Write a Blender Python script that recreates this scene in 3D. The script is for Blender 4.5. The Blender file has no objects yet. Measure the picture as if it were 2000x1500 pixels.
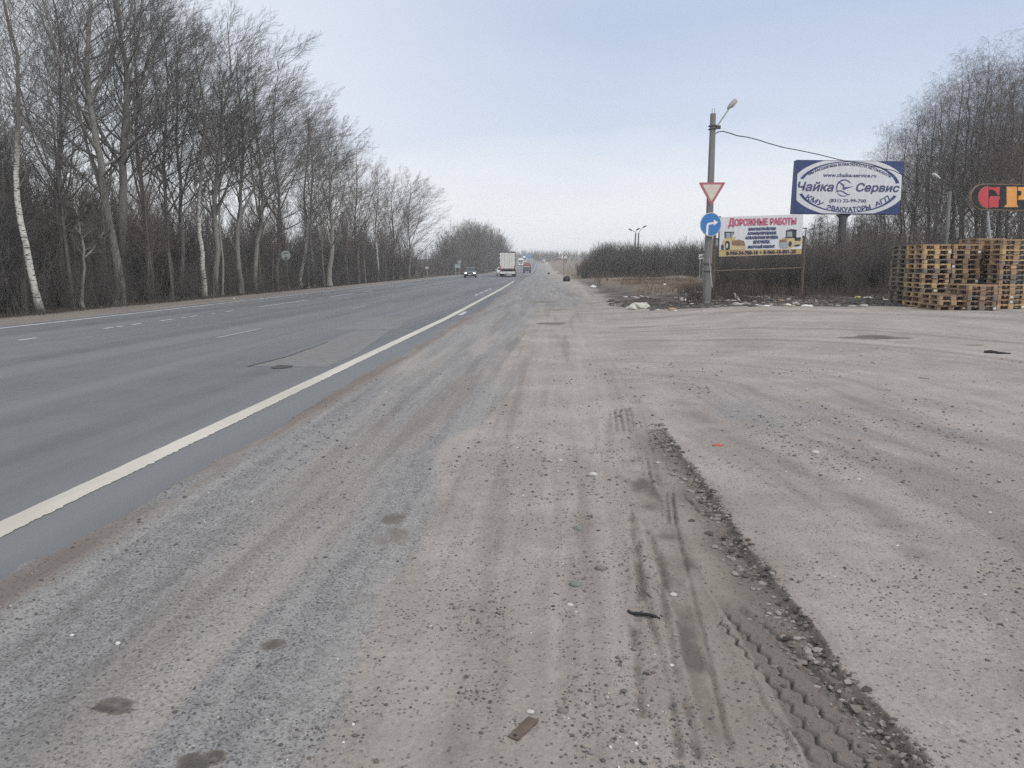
import bpy, math, random
import numpy as np
from mathutils import Vector, Matrix

C = bpy.context.scene.collection
SC = bpy.context.scene
R_ = math.radians

# ------------------------------------------------------------------ camera
F_PX = 1560.0                       # focal length in photo pixels (photo 2000 x 1500)
TH = math.atan(229 / F_PX)          # pitch down
PS = math.atan(85 / F_PX * math.cos(TH))   # yaw left
CAMZ = 1.6
cam = bpy.data.cameras.new('camera')
cam.sensor_fit = 'HORIZONTAL'; cam.sensor_width = 36; cam.lens = 36 * F_PX / 2000
cam.clip_start = 0.05; cam.clip_end = 6000
co = bpy.data.objects.new('camera', cam); C.objects.link(co)
co.location = (0, 0, CAMZ); co.rotation_euler = (math.pi / 2 - TH, 0, PS)
SC.camera = co

# ------------------------------------------------------------------ world (overcast veil over a Nishita sky)
SUN_EL, SUN_AZ = 42, 130            # azimuth clockwise from +Y: behind the camera, to the right
W = bpy.data.worlds.new('World'); SC.world = W; W.use_nodes = True
nt = W.node_tree; nt.nodes.clear()
def N(t, **k):
    n = nt.nodes.new(t)
    for a, b in k.items(): setattr(n, a, b)
    return n
out = N('ShaderNodeOutputWorld'); bg = N('ShaderNodeBackground'); bg.inputs['Strength'].default_value = 0.1
sky = N('ShaderNodeTexSky', sky_type='NISHITA', sun_disc=False)
sky.sun_elevation = R_(SUN_EL); sky.sun_rotation = R_(SUN_AZ); sky.air_density = 1.2; sky.dust_density = 3
tc = N('ShaderNodeTexCoord'); sx = N('ShaderNodeSeparateXYZ')
nt.links.new(tc.outputs['Generated'], sx.inputs[0])
mp = N('ShaderNodeMapping'); mp.inputs['Scale'].default_value = (2.2, 2.2, 9)
nt.links.new(tc.outputs['Generated'], mp.inputs['Vector'])
no = N('ShaderNodeTexNoise'); no.inputs['Scale'].default_value = 1.6; no.inputs['Detail'].default_value = 4
nt.links.new(mp.outputs[0], no.inputs['Vector'])
ma = N('ShaderNodeMath', operation='MULTIPLY_ADD'); ma.inputs[1].default_value = 0.10
nt.links.new(no.outputs[0], ma.inputs[0])
m0 = N('ShaderNodeMath', operation='ADD'); m0.inputs[1].default_value = -0.05
nt.links.new(sx.outputs['Z'], m0.inputs[0]); nt.links.new(m0.outputs[0], ma.inputs[2])
rp = N('ShaderNodeValToRGB')
els = [(0.0, (.96, .98, 1.01)), (.07, (.93, .96, 1.0)), (.115, (.86, .905, .98)), (.16, (.665, .75, .905)),
       (.28, (.53, .625, .825)), (.45, (.60, .67, .81)), (1.0, (.98, 1.0, 1.04))]
cr = rp.color_ramp
cr.elements[0].position = 0; cr.elements[1].position = 1
for p, c in els[1:-1]: cr.elements.new(p)
for e, (p, c) in zip(cr.elements, els): e.position = p; e.color = (*c, 1)
nt.links.new(ma.outputs[0], rp.inputs[0])
mr = N('ShaderNodeMapRange', interpolation_type='SMOOTHSTEP')
mr.inputs['From Min'].default_value = 0.10; mr.inputs['From Max'].default_value = -0.50
mr.inputs['To Min'].default_value = 0; mr.inputs['To Max'].default_value = 0.8
nt.links.new(sx.outputs['X'], mr.inputs['Value'])
mx0 = N('ShaderNodeMix', data_type='RGBA'); mx0.inputs['B'].default_value = (.93, .965, 1.0, 1)
nt.links.new(mr.outputs[0], mx0.inputs['Factor']); nt.links.new(rp.outputs[0], mx0.inputs['A'])
sc = N('ShaderNodeVectorMath', operation='SCALE'); sc.inputs['Scale'].default_value = 10.0
nt.links.new(mx0.outputs['Result'], sc.inputs[0])
mx = N('ShaderNodeMix', data_type='RGBA'); mx.inputs['Factor'].default_value = 0.93
nt.links.new(sky.outputs[0], mx.inputs['A']); nt.links.new(sc.outputs[0], mx.inputs['B'])
nt.links.new(mx.outputs['Result'], bg.inputs['Color']); nt.links.new(bg.outputs[0], out.inputs['Surface'])

# ------------------------------------------------------------------ sun (soft, through thin cloud)
sl = bpy.data.lights.new('sun', 'SUN'); sl.energy = 1.6; sl.angle = R_(14); sl.color = (1.0, .955, .89)
so = bpy.data.objects.new('sun', sl); C.objects.link(so)
sd = Vector((math.sin(R_(SUN_AZ)) * math.cos(R_(SUN_EL)), math.cos(R_(SUN_AZ)) * math.cos(R_(SUN_EL)), math.sin(R_(SUN_EL))))
so.rotation_euler = sd.to_track_quat('Z', 'Y').to_euler(); so.location = (20, -30, 40)
SC.view_settings.view_transform = 'Standard'; SC.view_settings.look = 'None'
SC.view_settings.exposure = 0; SC.view_settings.gamma = 1
SC.cycles.max_bounces = 6; SC.cycles.diffuse_bounces = 3; SC.cycles.volume_bounces = 2
SC.cycles.use_denoising = False

# ------------------------------------------------------------------ helpers
def ss(a, b, x):
    t = np.clip((np.asarray(x, float) - a) / (b - a), 0, 1); return t * t * (3 - 2 * t)
def vnoise(x, y, seed=0):
    x = np.asarray(x, float); y = np.asarray(y, float)
    xi = np.floor(x); yi = np.floor(y); fx = x - xi; fy = y - yi
    fx = fx * fx * (3 - 2 * fx); fy = fy * fy * (3 - 2 * fy)
    def h(a, b):
        v = np.sin(a * 127.1 + b * 311.7 + seed * 74.7) * 43758.5453
        return v - np.floor(v)
    return (h(xi, yi) * (1 - fx) + h(xi + 1, yi) * fx) * (1 - fy) + (h(xi, yi + 1) * (1 - fx) + h(xi + 1, yi + 1) * fx) * fy
def fbm(x, y, seed=0, oct=4):
    s = 0; a = .5
    for i in range(oct):
        c_, s_n = math.cos(.6 + 1.1 * i), math.sin(.6 + 1.1 * i)
        s = s + a * vnoise((x * c_ - y * s_n) * 2 ** i + 13.7 * i, (x * s_n + y * c_) * 2 ** i + 7.3 * i, seed + i); a *= .5
    return s / (1 - .5 ** oct)

def material(name, color, rough=.8, var=.12, scale=8, bump=0., metal=0., color2=None, spec=.3, stretch=None, emit=0):
    m = bpy.data.materials.new(name); m.use_nodes = True
    t = m.node_tree; b = t.nodes['Principled BSDF']
    tcn = t.nodes.new('ShaderNodeTexCoord'); v = tcn.outputs['Object']
    if stretch:
        mpn = t.nodes.new('ShaderNodeMapping'); mpn.inputs['Scale'].default_value = stretch
        t.links.new(v, mpn.inputs[0]); v = mpn.outputs[0]
    n = t.nodes.new('ShaderNodeTexNoise'); n.inputs['Scale'].default_value = scale; n.inputs['Detail'].default_value = 5
    t.links.new(v, n.inputs['Vector'])
    mxn = t.nodes.new('ShaderNodeMix'); mxn.data_type = 'RGBA'
    c2 = color2 or tuple(c * (1 + var) for c in color)
    c1 = color if color2 else tuple(c * (1 - var) for c in color)
    mxn.inputs['A'].default_value = (*c1, 1); mxn.inputs['B'].default_value = (*c2, 1)
    rm = t.nodes.new('ShaderNodeMapRange'); rm.inputs['From Min'].default_value = .3; rm.inputs['From Max'].default_value = .7
    t.links.new(n.outputs[0], rm.inputs['Value']); t.links.new(rm.outputs[0], mxn.inputs['Factor'])
    t.links.new(mxn.outputs['Result'], b.inputs['Base Color'])
    b.inputs['Roughness'].default_value = rough; b.inputs['Metallic'].default_value = metal
    b.inputs['Specular IOR Level'].default_value = spec
    if bump:
        bn = t.nodes.new('ShaderNodeBump'); bn.inputs['Strength'].default_value = bump; bn.inputs['Distance'].default_value = .02
        t.links.new(n.outputs[0], bn.inputs['Height']); t.links.new(bn.outputs[0], b.inputs['Normal'])
    if emit:
        b.inputs['Emission Color'].default_value = (*color, 1); b.inputs['Emission Strength'].default_value = emit
    return m

def link(name, me, parent=None, m=None, loc=None):
    o = bpy.data.objects.new(name, me); C.objects.link(o)
    if m is not None:
        for q in (m if isinstance(m, (list, tuple)) else [m]): me.materials.append(q)
    if parent is not None: o.parent = parent
    if loc is not None: o.location = loc
    return o
def np_mesh(name, V, Q, smooth=True, midx=None):
    """fast mesh from arrays; Q is (n, k) with k = 3 or 4"""
    me = bpy.data.meshes.new(name); V = np.asarray(V, np.float32); Q = np.asarray(Q, np.int32); k = Q.shape[1]
    me.vertices.add(len(V)); me.vertices.foreach_set('co', V.ravel())
    me.loops.add(Q.size); me.loops.foreach_set('vertex_index', Q.ravel())
    me.polygons.add(len(Q)); me.polygons.foreach_set('loop_start', np.arange(0, Q.size, k, dtype=np.int32))
    if midx is not None: me.polygons.foreach_set('material_index', np.asarray(midx, np.int32))
    me.polygons.foreach_set('use_smooth', np.full(len(Q), smooth, bool))
    me.update(calc_edges=True); return me
def tag(o, label=None, cat=None, group=None, kind=None):
    if label: o['label'] = label
    if cat: o['category'] = cat
    if group: o['group'] = group
    if kind: o['kind'] = kind
    return o
def thing(name, loc, label, cat, group=None, rz=0.):
    o = bpy.data.objects.new(name, None); C.objects.link(o)
    o.location = loc; o.rotation_euler = (0, 0, rz); o.empty_display_size = .2
    return tag(o, label, cat, group)

class MB:
    """collects shapes into one mesh"""
    def __init__(s): s.v = []; s.f = []; s.mi = []; s.cur = 0
    def add(s, V, F):
        b = len(s.v); s.v += [tuple(map(float, p)) for p in V]; s.f += [tuple(i + b for i in f) for f in F]; s.mi += [s.cur] * len(F); return s
    def box(s, x0, x1, y0, y1, z0, z1, ch=0.):
        if ch:
            pts = []
            for (z, e) in ((z0, ch), (z0 + ch, 0), (z1 - ch, 0), (z1, ch)):
                a, b, c, d = x0 + e, x1 - e, y0 + e, y1 - e; k = ch
                pts += [(a + k, c, z), (b - k, c, z), (b, c + k, z), (b, d - k, z), (b - k, d, z), (a + k, d, z), (a, d - k, z), (a, c + k, z)]
            F = [tuple(range(7, -1, -1)), tuple(range(24, 32))]
            for r in range(3):
                for i in range(8): F.append((r * 8 + i, r * 8 + (i + 1) % 8, r * 8 + 8 + (i + 1) % 8, r * 8 + 8 + i))
            return s.add(pts, F)
        return s.add([(x0, y0, z0), (x1, y0, z0), (x1, y1, z0), (x0, y1, z0), (x0, y0, z1), (x1, y0, z1), (x1, y1, z1), (x0, y1, z1)],
                     [(3, 2, 1, 0), (4, 5, 6, 7), (0, 1, 5, 4), (1, 2, 6, 5), (2, 3, 7, 6), (3, 0, 4, 7)])
    def tube(s, pts, rad, n=10, caps=True):
        P = [Vector(p) for p in pts]; rad = [rad] * len(P) if not hasattr(rad, '__len__') else rad
        V = []; up = Vector((.13, .21, 1)).normalized()
        for i, p in enumerate(P):
            t = (P[min(i + 1, len(P) - 1)] - P[max(i - 1, 0)]).normalized()
            a = t.cross(up if abs(t.z) < .98 else Vector((1, 0, 0))).normalized(); b = t.cross(a)
            for k in range(n):
                q = 2 * math.pi * k / n; V.append(p + (a * math.cos(q) + b * math.sin(q)) * rad[i])
        F = []
        for i in range(len(P) - 1):
            for k in range(n): F.append((i * n + k, i * n + (k + 1) % n, (i + 1) * n + (k + 1) % n, (i + 1) * n + k))
        if caps: F += [tuple(range(n - 1, -1, -1)), tuple(range((len(P) - 1) * n, len(P) * n))]
        return s.add(V, F)
    def prism(s, pts, y0, y1):
        """polygon in XZ extruded along Y; counter-clockwise seen from -Y"""
        n = len(pts); V = [(x, y0, z) for x, z in pts] + [(x, y1, z) for x, z in pts]
        return s.add(V, [tuple(range(n)), tuple(range(2 * n - 1, n - 1, -1))] + [(i, i + n, (i + 1) % n + n, (i + 1) % n) for i in range(n)])
    def loft(s, secs):
        n = len(secs[0]); V = [p for sec in secs for p in sec]; F = []
        for i in range(len(secs) - 1):
            for k in range(n): F.append((i * n + k, i * n + (k + 1) % n, (i + 1) * n + (k + 1) % n, (i + 1) * n + k))
        F += [tuple(range(n - 1, -1, -1)), tuple(range((len(secs) - 1) * n, len(secs) * n))]
        return s.add(V, F)
    def build(s, name, m, parent=None, loc=None, smooth=False):
        me = bpy.data.meshes.new(name); me.from_pydata(s.v, [], s.f)
        if len(set(s.mi)) > 1: me.polygons.foreach_set('material_index', s.mi)
        if smooth: me.polygons.foreach_set('use_smooth', [True] * len(s.f))
        me.update(); return link(name, me, parent, m, loc)

# ------------------------------------------------------------------ lie of the land
_py = np.array([-50, 0, 150, 230, 300, 400, 550, 700, 900, 1300, 3000]); _pz = np.array([0, 0, 0, -.4, 0, 1.6, 5.2, 8.6, 9.8, 10, 10.])
_cy = np.array([-50, 0, 25, 45, 60, 94, 130, 180, 240, 330, 450, 600, 900, 3000]); _cx = np.array([0, 0, 0, -.3, -.55, -1.3, -2.0, -2.8, -3.8, -5.2, -7.4, -11, -18, -60.])
def prof(Y): return np.interp(Y, _py, _pz)
def cv(Y): return np.interp(Y, _cy, _cx)
def yf(X): return np.interp(X, [.8, 2.2, 3.5, 5, 12, 60], [46, 32, 28, 26.2, 25.6, 27])   # front of the bank
def H0(X, Y):
    """large-scale ground height"""
    X = np.asarray(X, float); Y = np.asarray(Y, float)
    z = prof(Y) + .35 * ss(1, 7, X) * ss(9, 24, Y) * (1 - ss(48, 95, Y))
    u = X - cv(Y)
    z = z - .35 * ss(-17.2, -20, u)                                   # forest floor below the verge
    b = ss(-.3, 3., Y - yf(X)) * (1 - ss(34, 40, Y))                  # rubbish-strewn bank at the yard's far edge
    z = z + b * (.05 + .28 * fbm(X * .8, Y * .8, 5, 3) - .1)
    far = ss(36, 55, Y) * ss(2.5, 6, u)
    z = z + far * (1.0 * fbm(X * .13, Y * .13, 9, 3) - .42 + .35 * (fbm(X * .45, Y * .4, 10, 3) - .5)) * (1 - ss(300, 500, Y))
    return z
def ray(px, py):
    Fv = np.array([0, math.cos(TH), -math.sin(TH)]); Uv = np.array([0, math.sin(TH), math.cos(TH)])
    d = Fv + np.array([1., 0, 0]) * (px - 1000) / F_PX - Uv * (py - 750) / F_PX
    c, s = math.cos(PS), math.sin(PS)
    return np.array([c * d[0] - s * d[1], s * d[0] + c * d[1], d[2]])
def at(px, py, Y):
    """the point at distance Y down the road that the photo shows at (px, py)"""
    d = ray(px, py); t = Y / d[1]; return Vector((d[0] * t, Y, CAMZ + d[2] * t))
def gp(px, py, zoff=0.):
    """ground point seen at (px, py)"""
    d = ray(px, py); z = 0.
    for _ in range(12):
        t = (z - CAMZ) / min(d[2], -1e-4); z = float(H0(d[0] * t, d[1] * t))
    return Vector((d[0] * t, d[1] * t, z + zoff))
def gy(px, Y):
    """ground point on the vertical plane at distance Y under photo column px"""
    p = at(px, 560, Y); return Vector((p.x, Y, float(H0(p.x, Y))))
# ------------------------------------------------------------------ tyre marks: world polylines
def wl(pts): return np.array([tuple(gp(x, y))[:2] for x, y in pts])
def along(X, Y, poly):
    """arc position and signed offset (right positive) from a polyline"""
    best = np.full(X.shape, 1e9); S = np.zeros_like(X); T = np.zeros_like(X); acc = 0
    for a, b in zip(poly[:-1], poly[1:]):
        d = b - a; L = np.hypot(*d); d = d / L
        px, py = X - a[0], Y - a[1]; s = px * d[0] + py * d[1]; t = px * d[1] - py * d[0]
        sc_ = np.clip(s, 0, L); dist = np.hypot(s - sc_, t)
        m = dist < best; best[m] = dist[m]; S[m] = acc + sc_[m]; T[m] = (np.sign(t) * dist)[m]; acc += L
    return S, T, best, acc
WALL = wl([(1835, 1530), (1760, 1440), (1650, 1320), (1560, 1200), (1500, 1120), (1450, 1060), (1400, 980), (1335, 895), (1290, 832)])
BAND = wl([(1690, 1540), (1640, 1440), (1560, 1310), (1490, 1215), (1430, 1140), (1380, 1080)])
GROOVE = [  # polyline, width, depth, zigzag amplitude, zigzag wavelength
    (wl([(1480, 1540), (1415, 1480), (1480, 1540)][:1] + [(1660, 1500), (1593, 1437), (1543, 1373), (1483, 1307), (1420, 1233), (1400, 1205)][0:]), .008, .016, .013, .100),
    (wl([(1725, 1530), (1703, 1497), (1660, 1447), (1617, 1397), (1573, 1360), (1533, 1317), (1483, 1263), (1443, 1223), (1400, 1180)]), .008, .018, .013, .100),
    (wl([(1600, 1500), (1560, 1440), (1520, 1400)]), .010, .010, .010, .088),
    (wl([(1790, 1520), (1767, 1497), (1717, 1450), (1650, 1380), (1583, 1310), (1500, 1233), (1433, 1173)]), .022, .024, .003, .06),
    (wl([(1830, 1520), (1803, 1493), (1717, 1430), (1653, 1363), (1600, 1310), (1540, 1253), (1477, 1200)]), .016, .020, .005, .06),
    (wl([(1575, 1510), (1530, 1430), (1490, 1370), (1462, 1310)]), .011, .011, .003, .2), (wl([(1430, 1480), (1415, 1425), (1380, 1275), (1345, 1130), (1320, 1030), (1312, 950)]), .012, .012, .002, .2),
    (wl([(1365, 1500), (1345, 1400), (1318, 1310), (1300, 1210), (1290, 1130)]), .022, .018, .003, .06),
    (wl([(1330, 1500), (1318, 1400), (1300, 1310), (1270, 1220), (1245, 1120), (1240, 1060)]), .020, .014, .003, .06),
    (wl([(1295, 1130), (1280, 1080), (1262, 1030)]), .020, .014, .003, .06),
    (wl([(1245, 1230), (1252, 1130), (1238, 1060), (1232, 1000)]), .022, .012, .004, .07),
    (wl([(1256, 1420), (1245, 1320), (1235, 1220)]), .022, .012, .004, .07),
    (wl([(1180, 900), (1185, 840), (1190, 800)]), .045, .022, .01, .12),
    (wl([(1218, 850), (1210, 800)]), .022, .016, .003, .1), (wl([(1230, 850), (1222, 798)]), .022, .016, .003, .1),
    (wl([(1238, 840), (1228, 796)]), .02, .014, .003, .1), (wl([(1205, 850), (1200, 800)]), .022, .016, .003, .1),
    (wl([(1288, 960), (1270, 870), (1262, 840)]), .02, .013, 0, 1), (wl([(1275, 960), (1262, 880)]), .02, .013, 0, 1),
    (wl([(1320, 1030), (1310, 960)]), .014, .014, 0, 1), (wl([(1308, 1030), (1300, 958)]), .014, .014, 0, 1),
    (wl([(1370, 1000), (1330, 960)]), .012, .014, 0, 1), (wl([(1360, 985), (1322, 962)]), .012, .012, 0, 1),
    (wl([(1150, 900), (1168, 850)]), .03, .012, .004, .1), (wl([(1090, 1400), (1110, 1200), (1130, 1000), (1150, 900)]), .05, .010, .01, .2),
    (wl([(1040, 1450), (1060, 1150), (1090, 950)]), .06, .010, .01, .25),
]
def micro(X, Y):
    """fine relief of the yard; returns height, damp mask, dust-bare mask"""
    X = np.asarray(X, float); Y = np.asarray(Y, float)
    fade = 1 - ss(14, 30, Y)
    h = .030 * (fbm(X * .7, Y * .5, 21, 3) - .5) + .014 * (fbm(X * 3, Y * 1.4, 22, 3) - .5) * fade
    h = h + (.008 * (fbm(X * 16, Y * 13, 24, 3) - .5) + .004 * (vnoise(X * 60, Y * 60, 26) - .5)) * fade
    damp_and_shade = np.zeros_like(h); smooth = np.zeros_like(h)
    near = (Y < 14) & (X > -.6) & (X < 3.0)
    if near.any():
        x, y = X[near], Y[near]; hh = h[near]; dd = .30 * ss(.15, .40, x - .06 * (y - 3)) * ss(1.25, .85, x - .22 * (y - 3)) * ss(9.5, 5, y) * ss(.3, .62, fbm(x * 1.8, y * .9, 28, 4)); sm = np.zeros_like(hh)
        # broad churned hollow
        S, T, D, L = along(x, y, WALL); e = ss(0, .7, L - S) * (.55 + .6 * fbm(x * 2.6, y * 2.6, 30, 3))
        T = T + .034 * (fbm(x * 7, y * 7, 31, 4) - .5) * 2 + .03 * (fbm(x * 2, y * 2, 29, 2) - .5)
        Tn = -T                                      # polyline runs away from the camera: left side is the hollow
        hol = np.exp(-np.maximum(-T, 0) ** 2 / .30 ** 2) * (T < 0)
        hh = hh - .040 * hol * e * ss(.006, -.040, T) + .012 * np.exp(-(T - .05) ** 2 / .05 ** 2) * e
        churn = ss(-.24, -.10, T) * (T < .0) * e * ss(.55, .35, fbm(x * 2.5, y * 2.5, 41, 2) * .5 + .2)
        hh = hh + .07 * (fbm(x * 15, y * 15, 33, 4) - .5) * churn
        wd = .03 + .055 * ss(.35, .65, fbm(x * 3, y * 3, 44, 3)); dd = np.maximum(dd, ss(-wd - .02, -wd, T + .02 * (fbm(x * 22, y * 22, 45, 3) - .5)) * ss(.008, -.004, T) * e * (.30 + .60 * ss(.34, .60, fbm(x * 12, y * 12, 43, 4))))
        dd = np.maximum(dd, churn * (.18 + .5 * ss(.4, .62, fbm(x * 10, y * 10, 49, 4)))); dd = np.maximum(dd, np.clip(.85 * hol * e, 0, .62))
        S, T, D, L = along(x, y, BAND); wdt = .165
        inb = ss(wdt, wdt - .03, np.abs(T)) * ss(0, .9, L - S)
        hh = hh * (1 - .75 * inb) + (-.030) * .75 * inb; sm = np.maximum(sm, inb); dd = np.maximum(dd, .56 * inb)
        # smooth pressed track left of the hollow
        tp = wl([(1440, 1460), (1395, 1340), (1365, 1220), (1330, 1130), (1290, 1040), (1255, 960), (1220, 870)])
        S, T, D, L = along(x, y, tp); inb = ss(.125, .085, np.abs(T + .03 * (fbm(x * 5, y * 5, 47, 2) - .5))) * ss(0, .9, L - S)
        hh = hh * (1 - .6 * inb) - .012 * inb; sm = np.maximum(sm, inb)
        dd = np.maximum(dd, .78 * inb * (.25 + .75 * ss(.30, .66, fbm(x * 4.3, y * 2.6, 48, 5))))
        for poly, w, dep, amp, lam in GROOVE:
            bx = (x > poly[:, 0].min() - .2) & (x < poly[:, 0].max() + .2) & (y > poly[:, 1].min() - .2) & (y < poly[:, 1].max() + .2)
            if not bx.any(): continue
            S, T, D, L = along(x[bx], y[bx], poly)
            endf = ss(0, .08, S) * ss(0, .08, L - S)
            if amp: T = T + amp * (2 * np.abs(2 * ((S / lam) % 1) - 1) - 1)
            ok = (D < .16) * endf; brk = .75 + .6 * (vnoise(x[bx] * 7, y[bx] * 7, 51) - .3)
            g = np.exp(-(T / w) ** 2)
            hh[bx] += (-dep * g + .35 * dep * np.exp(-((np.abs(T) - 1.9 * w) / w) ** 2)) * ok * np.clip(brk, .25, 1.2)
            tread = lam > .05 and lam < .11 and w < .02; dd[bx] = np.maximum(dd[bx], (1. if tread else .62 if w < .0225 else .22) * g * ok * (1. if tread else np.clip(.3 + 1.4 * (fbm(x[bx] * 9, y[bx] * 9, 53, 3) - .22), .1, 1)))  # crease shade put into the ground colour so the tyre grooves read
        h[near] = hh; damp_and_shade[near] = dd; smooth[near] = sm
    return h, damp_and_shade, smooth
def HG(X, Y):
    """final ground height"""
    X = np.asarray(X, float); Y = np.asarray(Y, float)
    u = X - cv(Y); z = H0(X, Y); h, damp_and_shade, smooth = micro(X, Y)
    edge = -2.78 + .28 * (fbm(X * 2.2, Y * .55, 61, 4) - .5) * 2
    lip = ss(-.20, .14, u - edge + .10 * (fbm(X * 9, Y * 7, 62, 3) - .5))
    rough = h + .014
    ledge = -15.05 + .3 * (fbm(X, Y * .3, 63, 3) - .5)
    lefts = ss(.15, -.2, u - ledge)
    mid = 1 - np.maximum(lip, lefts)
    far = ss(60, 160, Y)
    z = z + .07 * (fbm(X * 3.5, Y * 3.5, 64, 4) - .5) * ss(0, 1.2, Y - yf(X)) * (1 - ss(60, 90, Y)) * ss(2, 3.5, X)
    z = z + rough * lip * (1 - .8 * far) + lefts * (.02 + h) - mid * (.03 + .10 * far)
    return z, damp_and_shade, smooth

# ------------------------------------------------------------------ ground sheet
rows = [4.5]
while rows[-1] < 2600:
    y = rows[-1]
    rows.append(y * (1.0015 if y < 9 else 1.0030 if y < 17 else 1.0065 if y < 60 else 1.014))
rows = np.array(rows); nr = len(rows)
cg = np.linspace(-1.35, 1.38, 4000); cw = .25 + .75 * np.exp(-((cg - .12) / .22) ** 2) + .25 * np.exp(-((cg + .1) / .5) ** 2)      # finest where the tyre marks lie
cc = np.cumsum(cw); cols = np.interp(np.linspace(cc[0], cc[-1], 1150), cc, cg); nc = len(cols)
GY = (rows - 3.0)[:, None] + 0 * cols[None]; GX = rows[:, None] * cols[None]
GZ, damp_and_shade, smooth_ = HG(GX, GY)
# where the ground is what
U = GX - cv(GY)
dust = ss(-.16, .20, U + .74 + .42 * (fbm(GX * 1.3, GY * .5, 71, 5) - .5) * 2)
streak = fbm(GX * 3.2 + .5 * fbm(GX, GY * .3, 70, 2), GY * .22, 72, 4)
dust = np.maximum(dust * (1 - .25 * ss(.52, .66, streak) * (1 - ss(2, 4, U))), .46 * ss(.40, .66, streak))
sweep = fbm((GX * .55 + GY * .42) * 1.5, (GY * .55 - GX * .42) * .25, 73, 4)          # gravelly sweeps where lorries turn
dust = dust * (1 - .30 * ss(.50, .68, sweep) * ss(.5, 2.5, GX) * (1 - ss(18, 30, GY)))
SWP = wl([(2120, 1420), (1950, 1200), (1850, 1110), (1700, 1000), (1560, 920), (1420, 850), (1340, 800), (1285, 760)])
_S, _T, _D, _L = along(GX, GY, SWP); _T = _T + .25 * (fbm(GX * 1.4, GY * 1.0, 74, 3) - .5)
sw_g = ss(-.05, .45, _T) * np.exp(-np.maximum(_T, 0) / 1.6) * (GY < 16) * (GX > .4); sw_b = np.exp(-(_T / .17) ** 2) * (GY < 12) * (GX > .4) * ss(0, 1.5, _L - _S)
SW2 = wl([(2150, 930), (1900, 860), (1650, 790), (1480, 745), (1300, 700), (1180, 672)])
_S, _T, _D, _L = along(GX, GY, SW2); sw_g = np.maximum(sw_g, .75 * np.exp(-((_T + .5 * (fbm(GX * .9, GY * .6, 75, 3) - .5)) / .35) ** 2) * (GY < 25))
dust = dust * (1 - .42 * sw_g)
far_sh = ss(16, 40, GY) * (1 - ss(.9, 2.6, U + .8 * (fbm(GX * .6, GY * .25, 86, 3) - .5))); dust = dust * (1 - .7 * far_sh)
dust = np.maximum(dust, .9 * smooth_)
bank = ss(-.5, .7, GY - yf(GX) + 1.3 * (fbm(GX * .9, GY * .7, 76, 4) - .5)) * ss(2.0, 3.3, GX + .8 * (fbm(GX * .7, GY * .5, 77, 3) - .5))
wild = ss(34, 46, GY + 6 * (fbm(GX * .3, GY * .2, 78, 3) - .5)) * ss(3.0, 5.5, U + 2.0 * (fbm(GX * .3, GY * .15, 79, 3) - .5))
forest = ss(-16.9, -17.9, U + .9 * (fbm(GX * .8, GY * .4, 80, 3) - .5)); verge = ss(-14.9, -15.3, U)
soil = np.clip(bank * (.75 + .9 * (fbm(GX * 1.2, GY * 1.2, 81, 4) - .3)), 0, 1) * (1 - .8 * wild)
soil = np.maximum(soil, forest); soil = np.maximum(soil, ss(.52, .72, fbm(GX * .35, GY * .2, 82, 4)) * wild * .35)
grass = np.clip(wild + .55 * verge * (1 - forest) + .0 * bank, 0, 1)
kerb = np.maximum(np.exp(-((U + 2.72) / .17) ** 2) * ss(.12, .5, fbm(GX * 3, GY * .8, 84, 4)), .55 * sw_b * (.1 + .9 * ss(.3, .65, fbm(GX * 2.2 + GY, GY * 2.2, 85, 4))))      # brown silt along the tarmac
dust = np.clip(np.maximum(dust, kerb * (U < -2)), 0, 1)
for (x_, y_, rx, ry, a_) in [(226, 1388, .075, .05, .8), (386, 1492, .07, .06, .8), (525, 1268, .05, .05, .6), (548, 1262, .03, .03, .5), (768, 1015, .07, .12, .5), (775, 1050, .10, .16, .35), (700, 1180, .08, .1, .2), (1700, 660, .55, .30, .6), (1735, 661, .5, .2, .5), (1085, 633, .5, .5, .5), (1060, 590, .6, .8, .4), (1085, 606, .5, .5, .4), (1250, 640, .5, .4, .25), (1140, 610, .3, .4, .3), (1640, 600, .8, .3, .4), (1900, 675, .25, .1, .4), (1420, 690, .3, .2, .2)]:
    p_ = gp(x_, y_); dd_ = ((GX - p_.x) / rx) ** 2 + ((GY - p_.y) / ry) ** 2 + 3.0 * (fbm(GX / rx * 1.3, GY / ry * 1.3, int(x_), 4) - .5)
    damp_and_shade = np.maximum(damp_and_shade, np.clip(a_ * 1.35, 0, 1) * np.clip(1.3 - dd_, 0, 1) ** .5)
V = np.stack([GX, GY, GZ], -1).reshape(-1, 3)
ii = np.arange(nr * nc).reshape(nr, nc)
Q = np.stack([ii[:-1, :-1], ii[:-1, 1:], ii[1:, 1:], ii[1:, :-1]], -1).reshape(-1, 4)
gme = np_mesh('ground', V, Q)
def fattr(me, name, arr):
    a = me.attributes.new(name, 'FLOAT', 'POINT'); a.data.foreach_set('value', np.asarray(arr, np.float32).ravel())
tl = .65 * fbm(U * 4.2, GY * .20, 87, 4) + .35 * fbm(U * 13, GY * .45, 88, 3)          # wheel-worn streaks along the road
_S, _T, _D, _L = along(GX, GY, SWP); tr_ = .65 * fbm(_T * 2.6, _S * .28, 89, 4) + .35 * fbm(_T * 8, _S * .6, 90, 3)   # and along the turning sweep
wr = ss(.5, 1.6, GX) * (GY < 40); tone = tl * (1 - wr) + tr_ * wr
tone = np.clip((tone - .5) * 2.6 + .5, 0, 1)
for n_, a_ in (('tone', tone), ('dust', dust), ('damp_and_shade', damp_and_shade), ('soil', soil), ('grass', grass), ('kerb', kerb)): fattr(gme, n_, a_)

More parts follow.
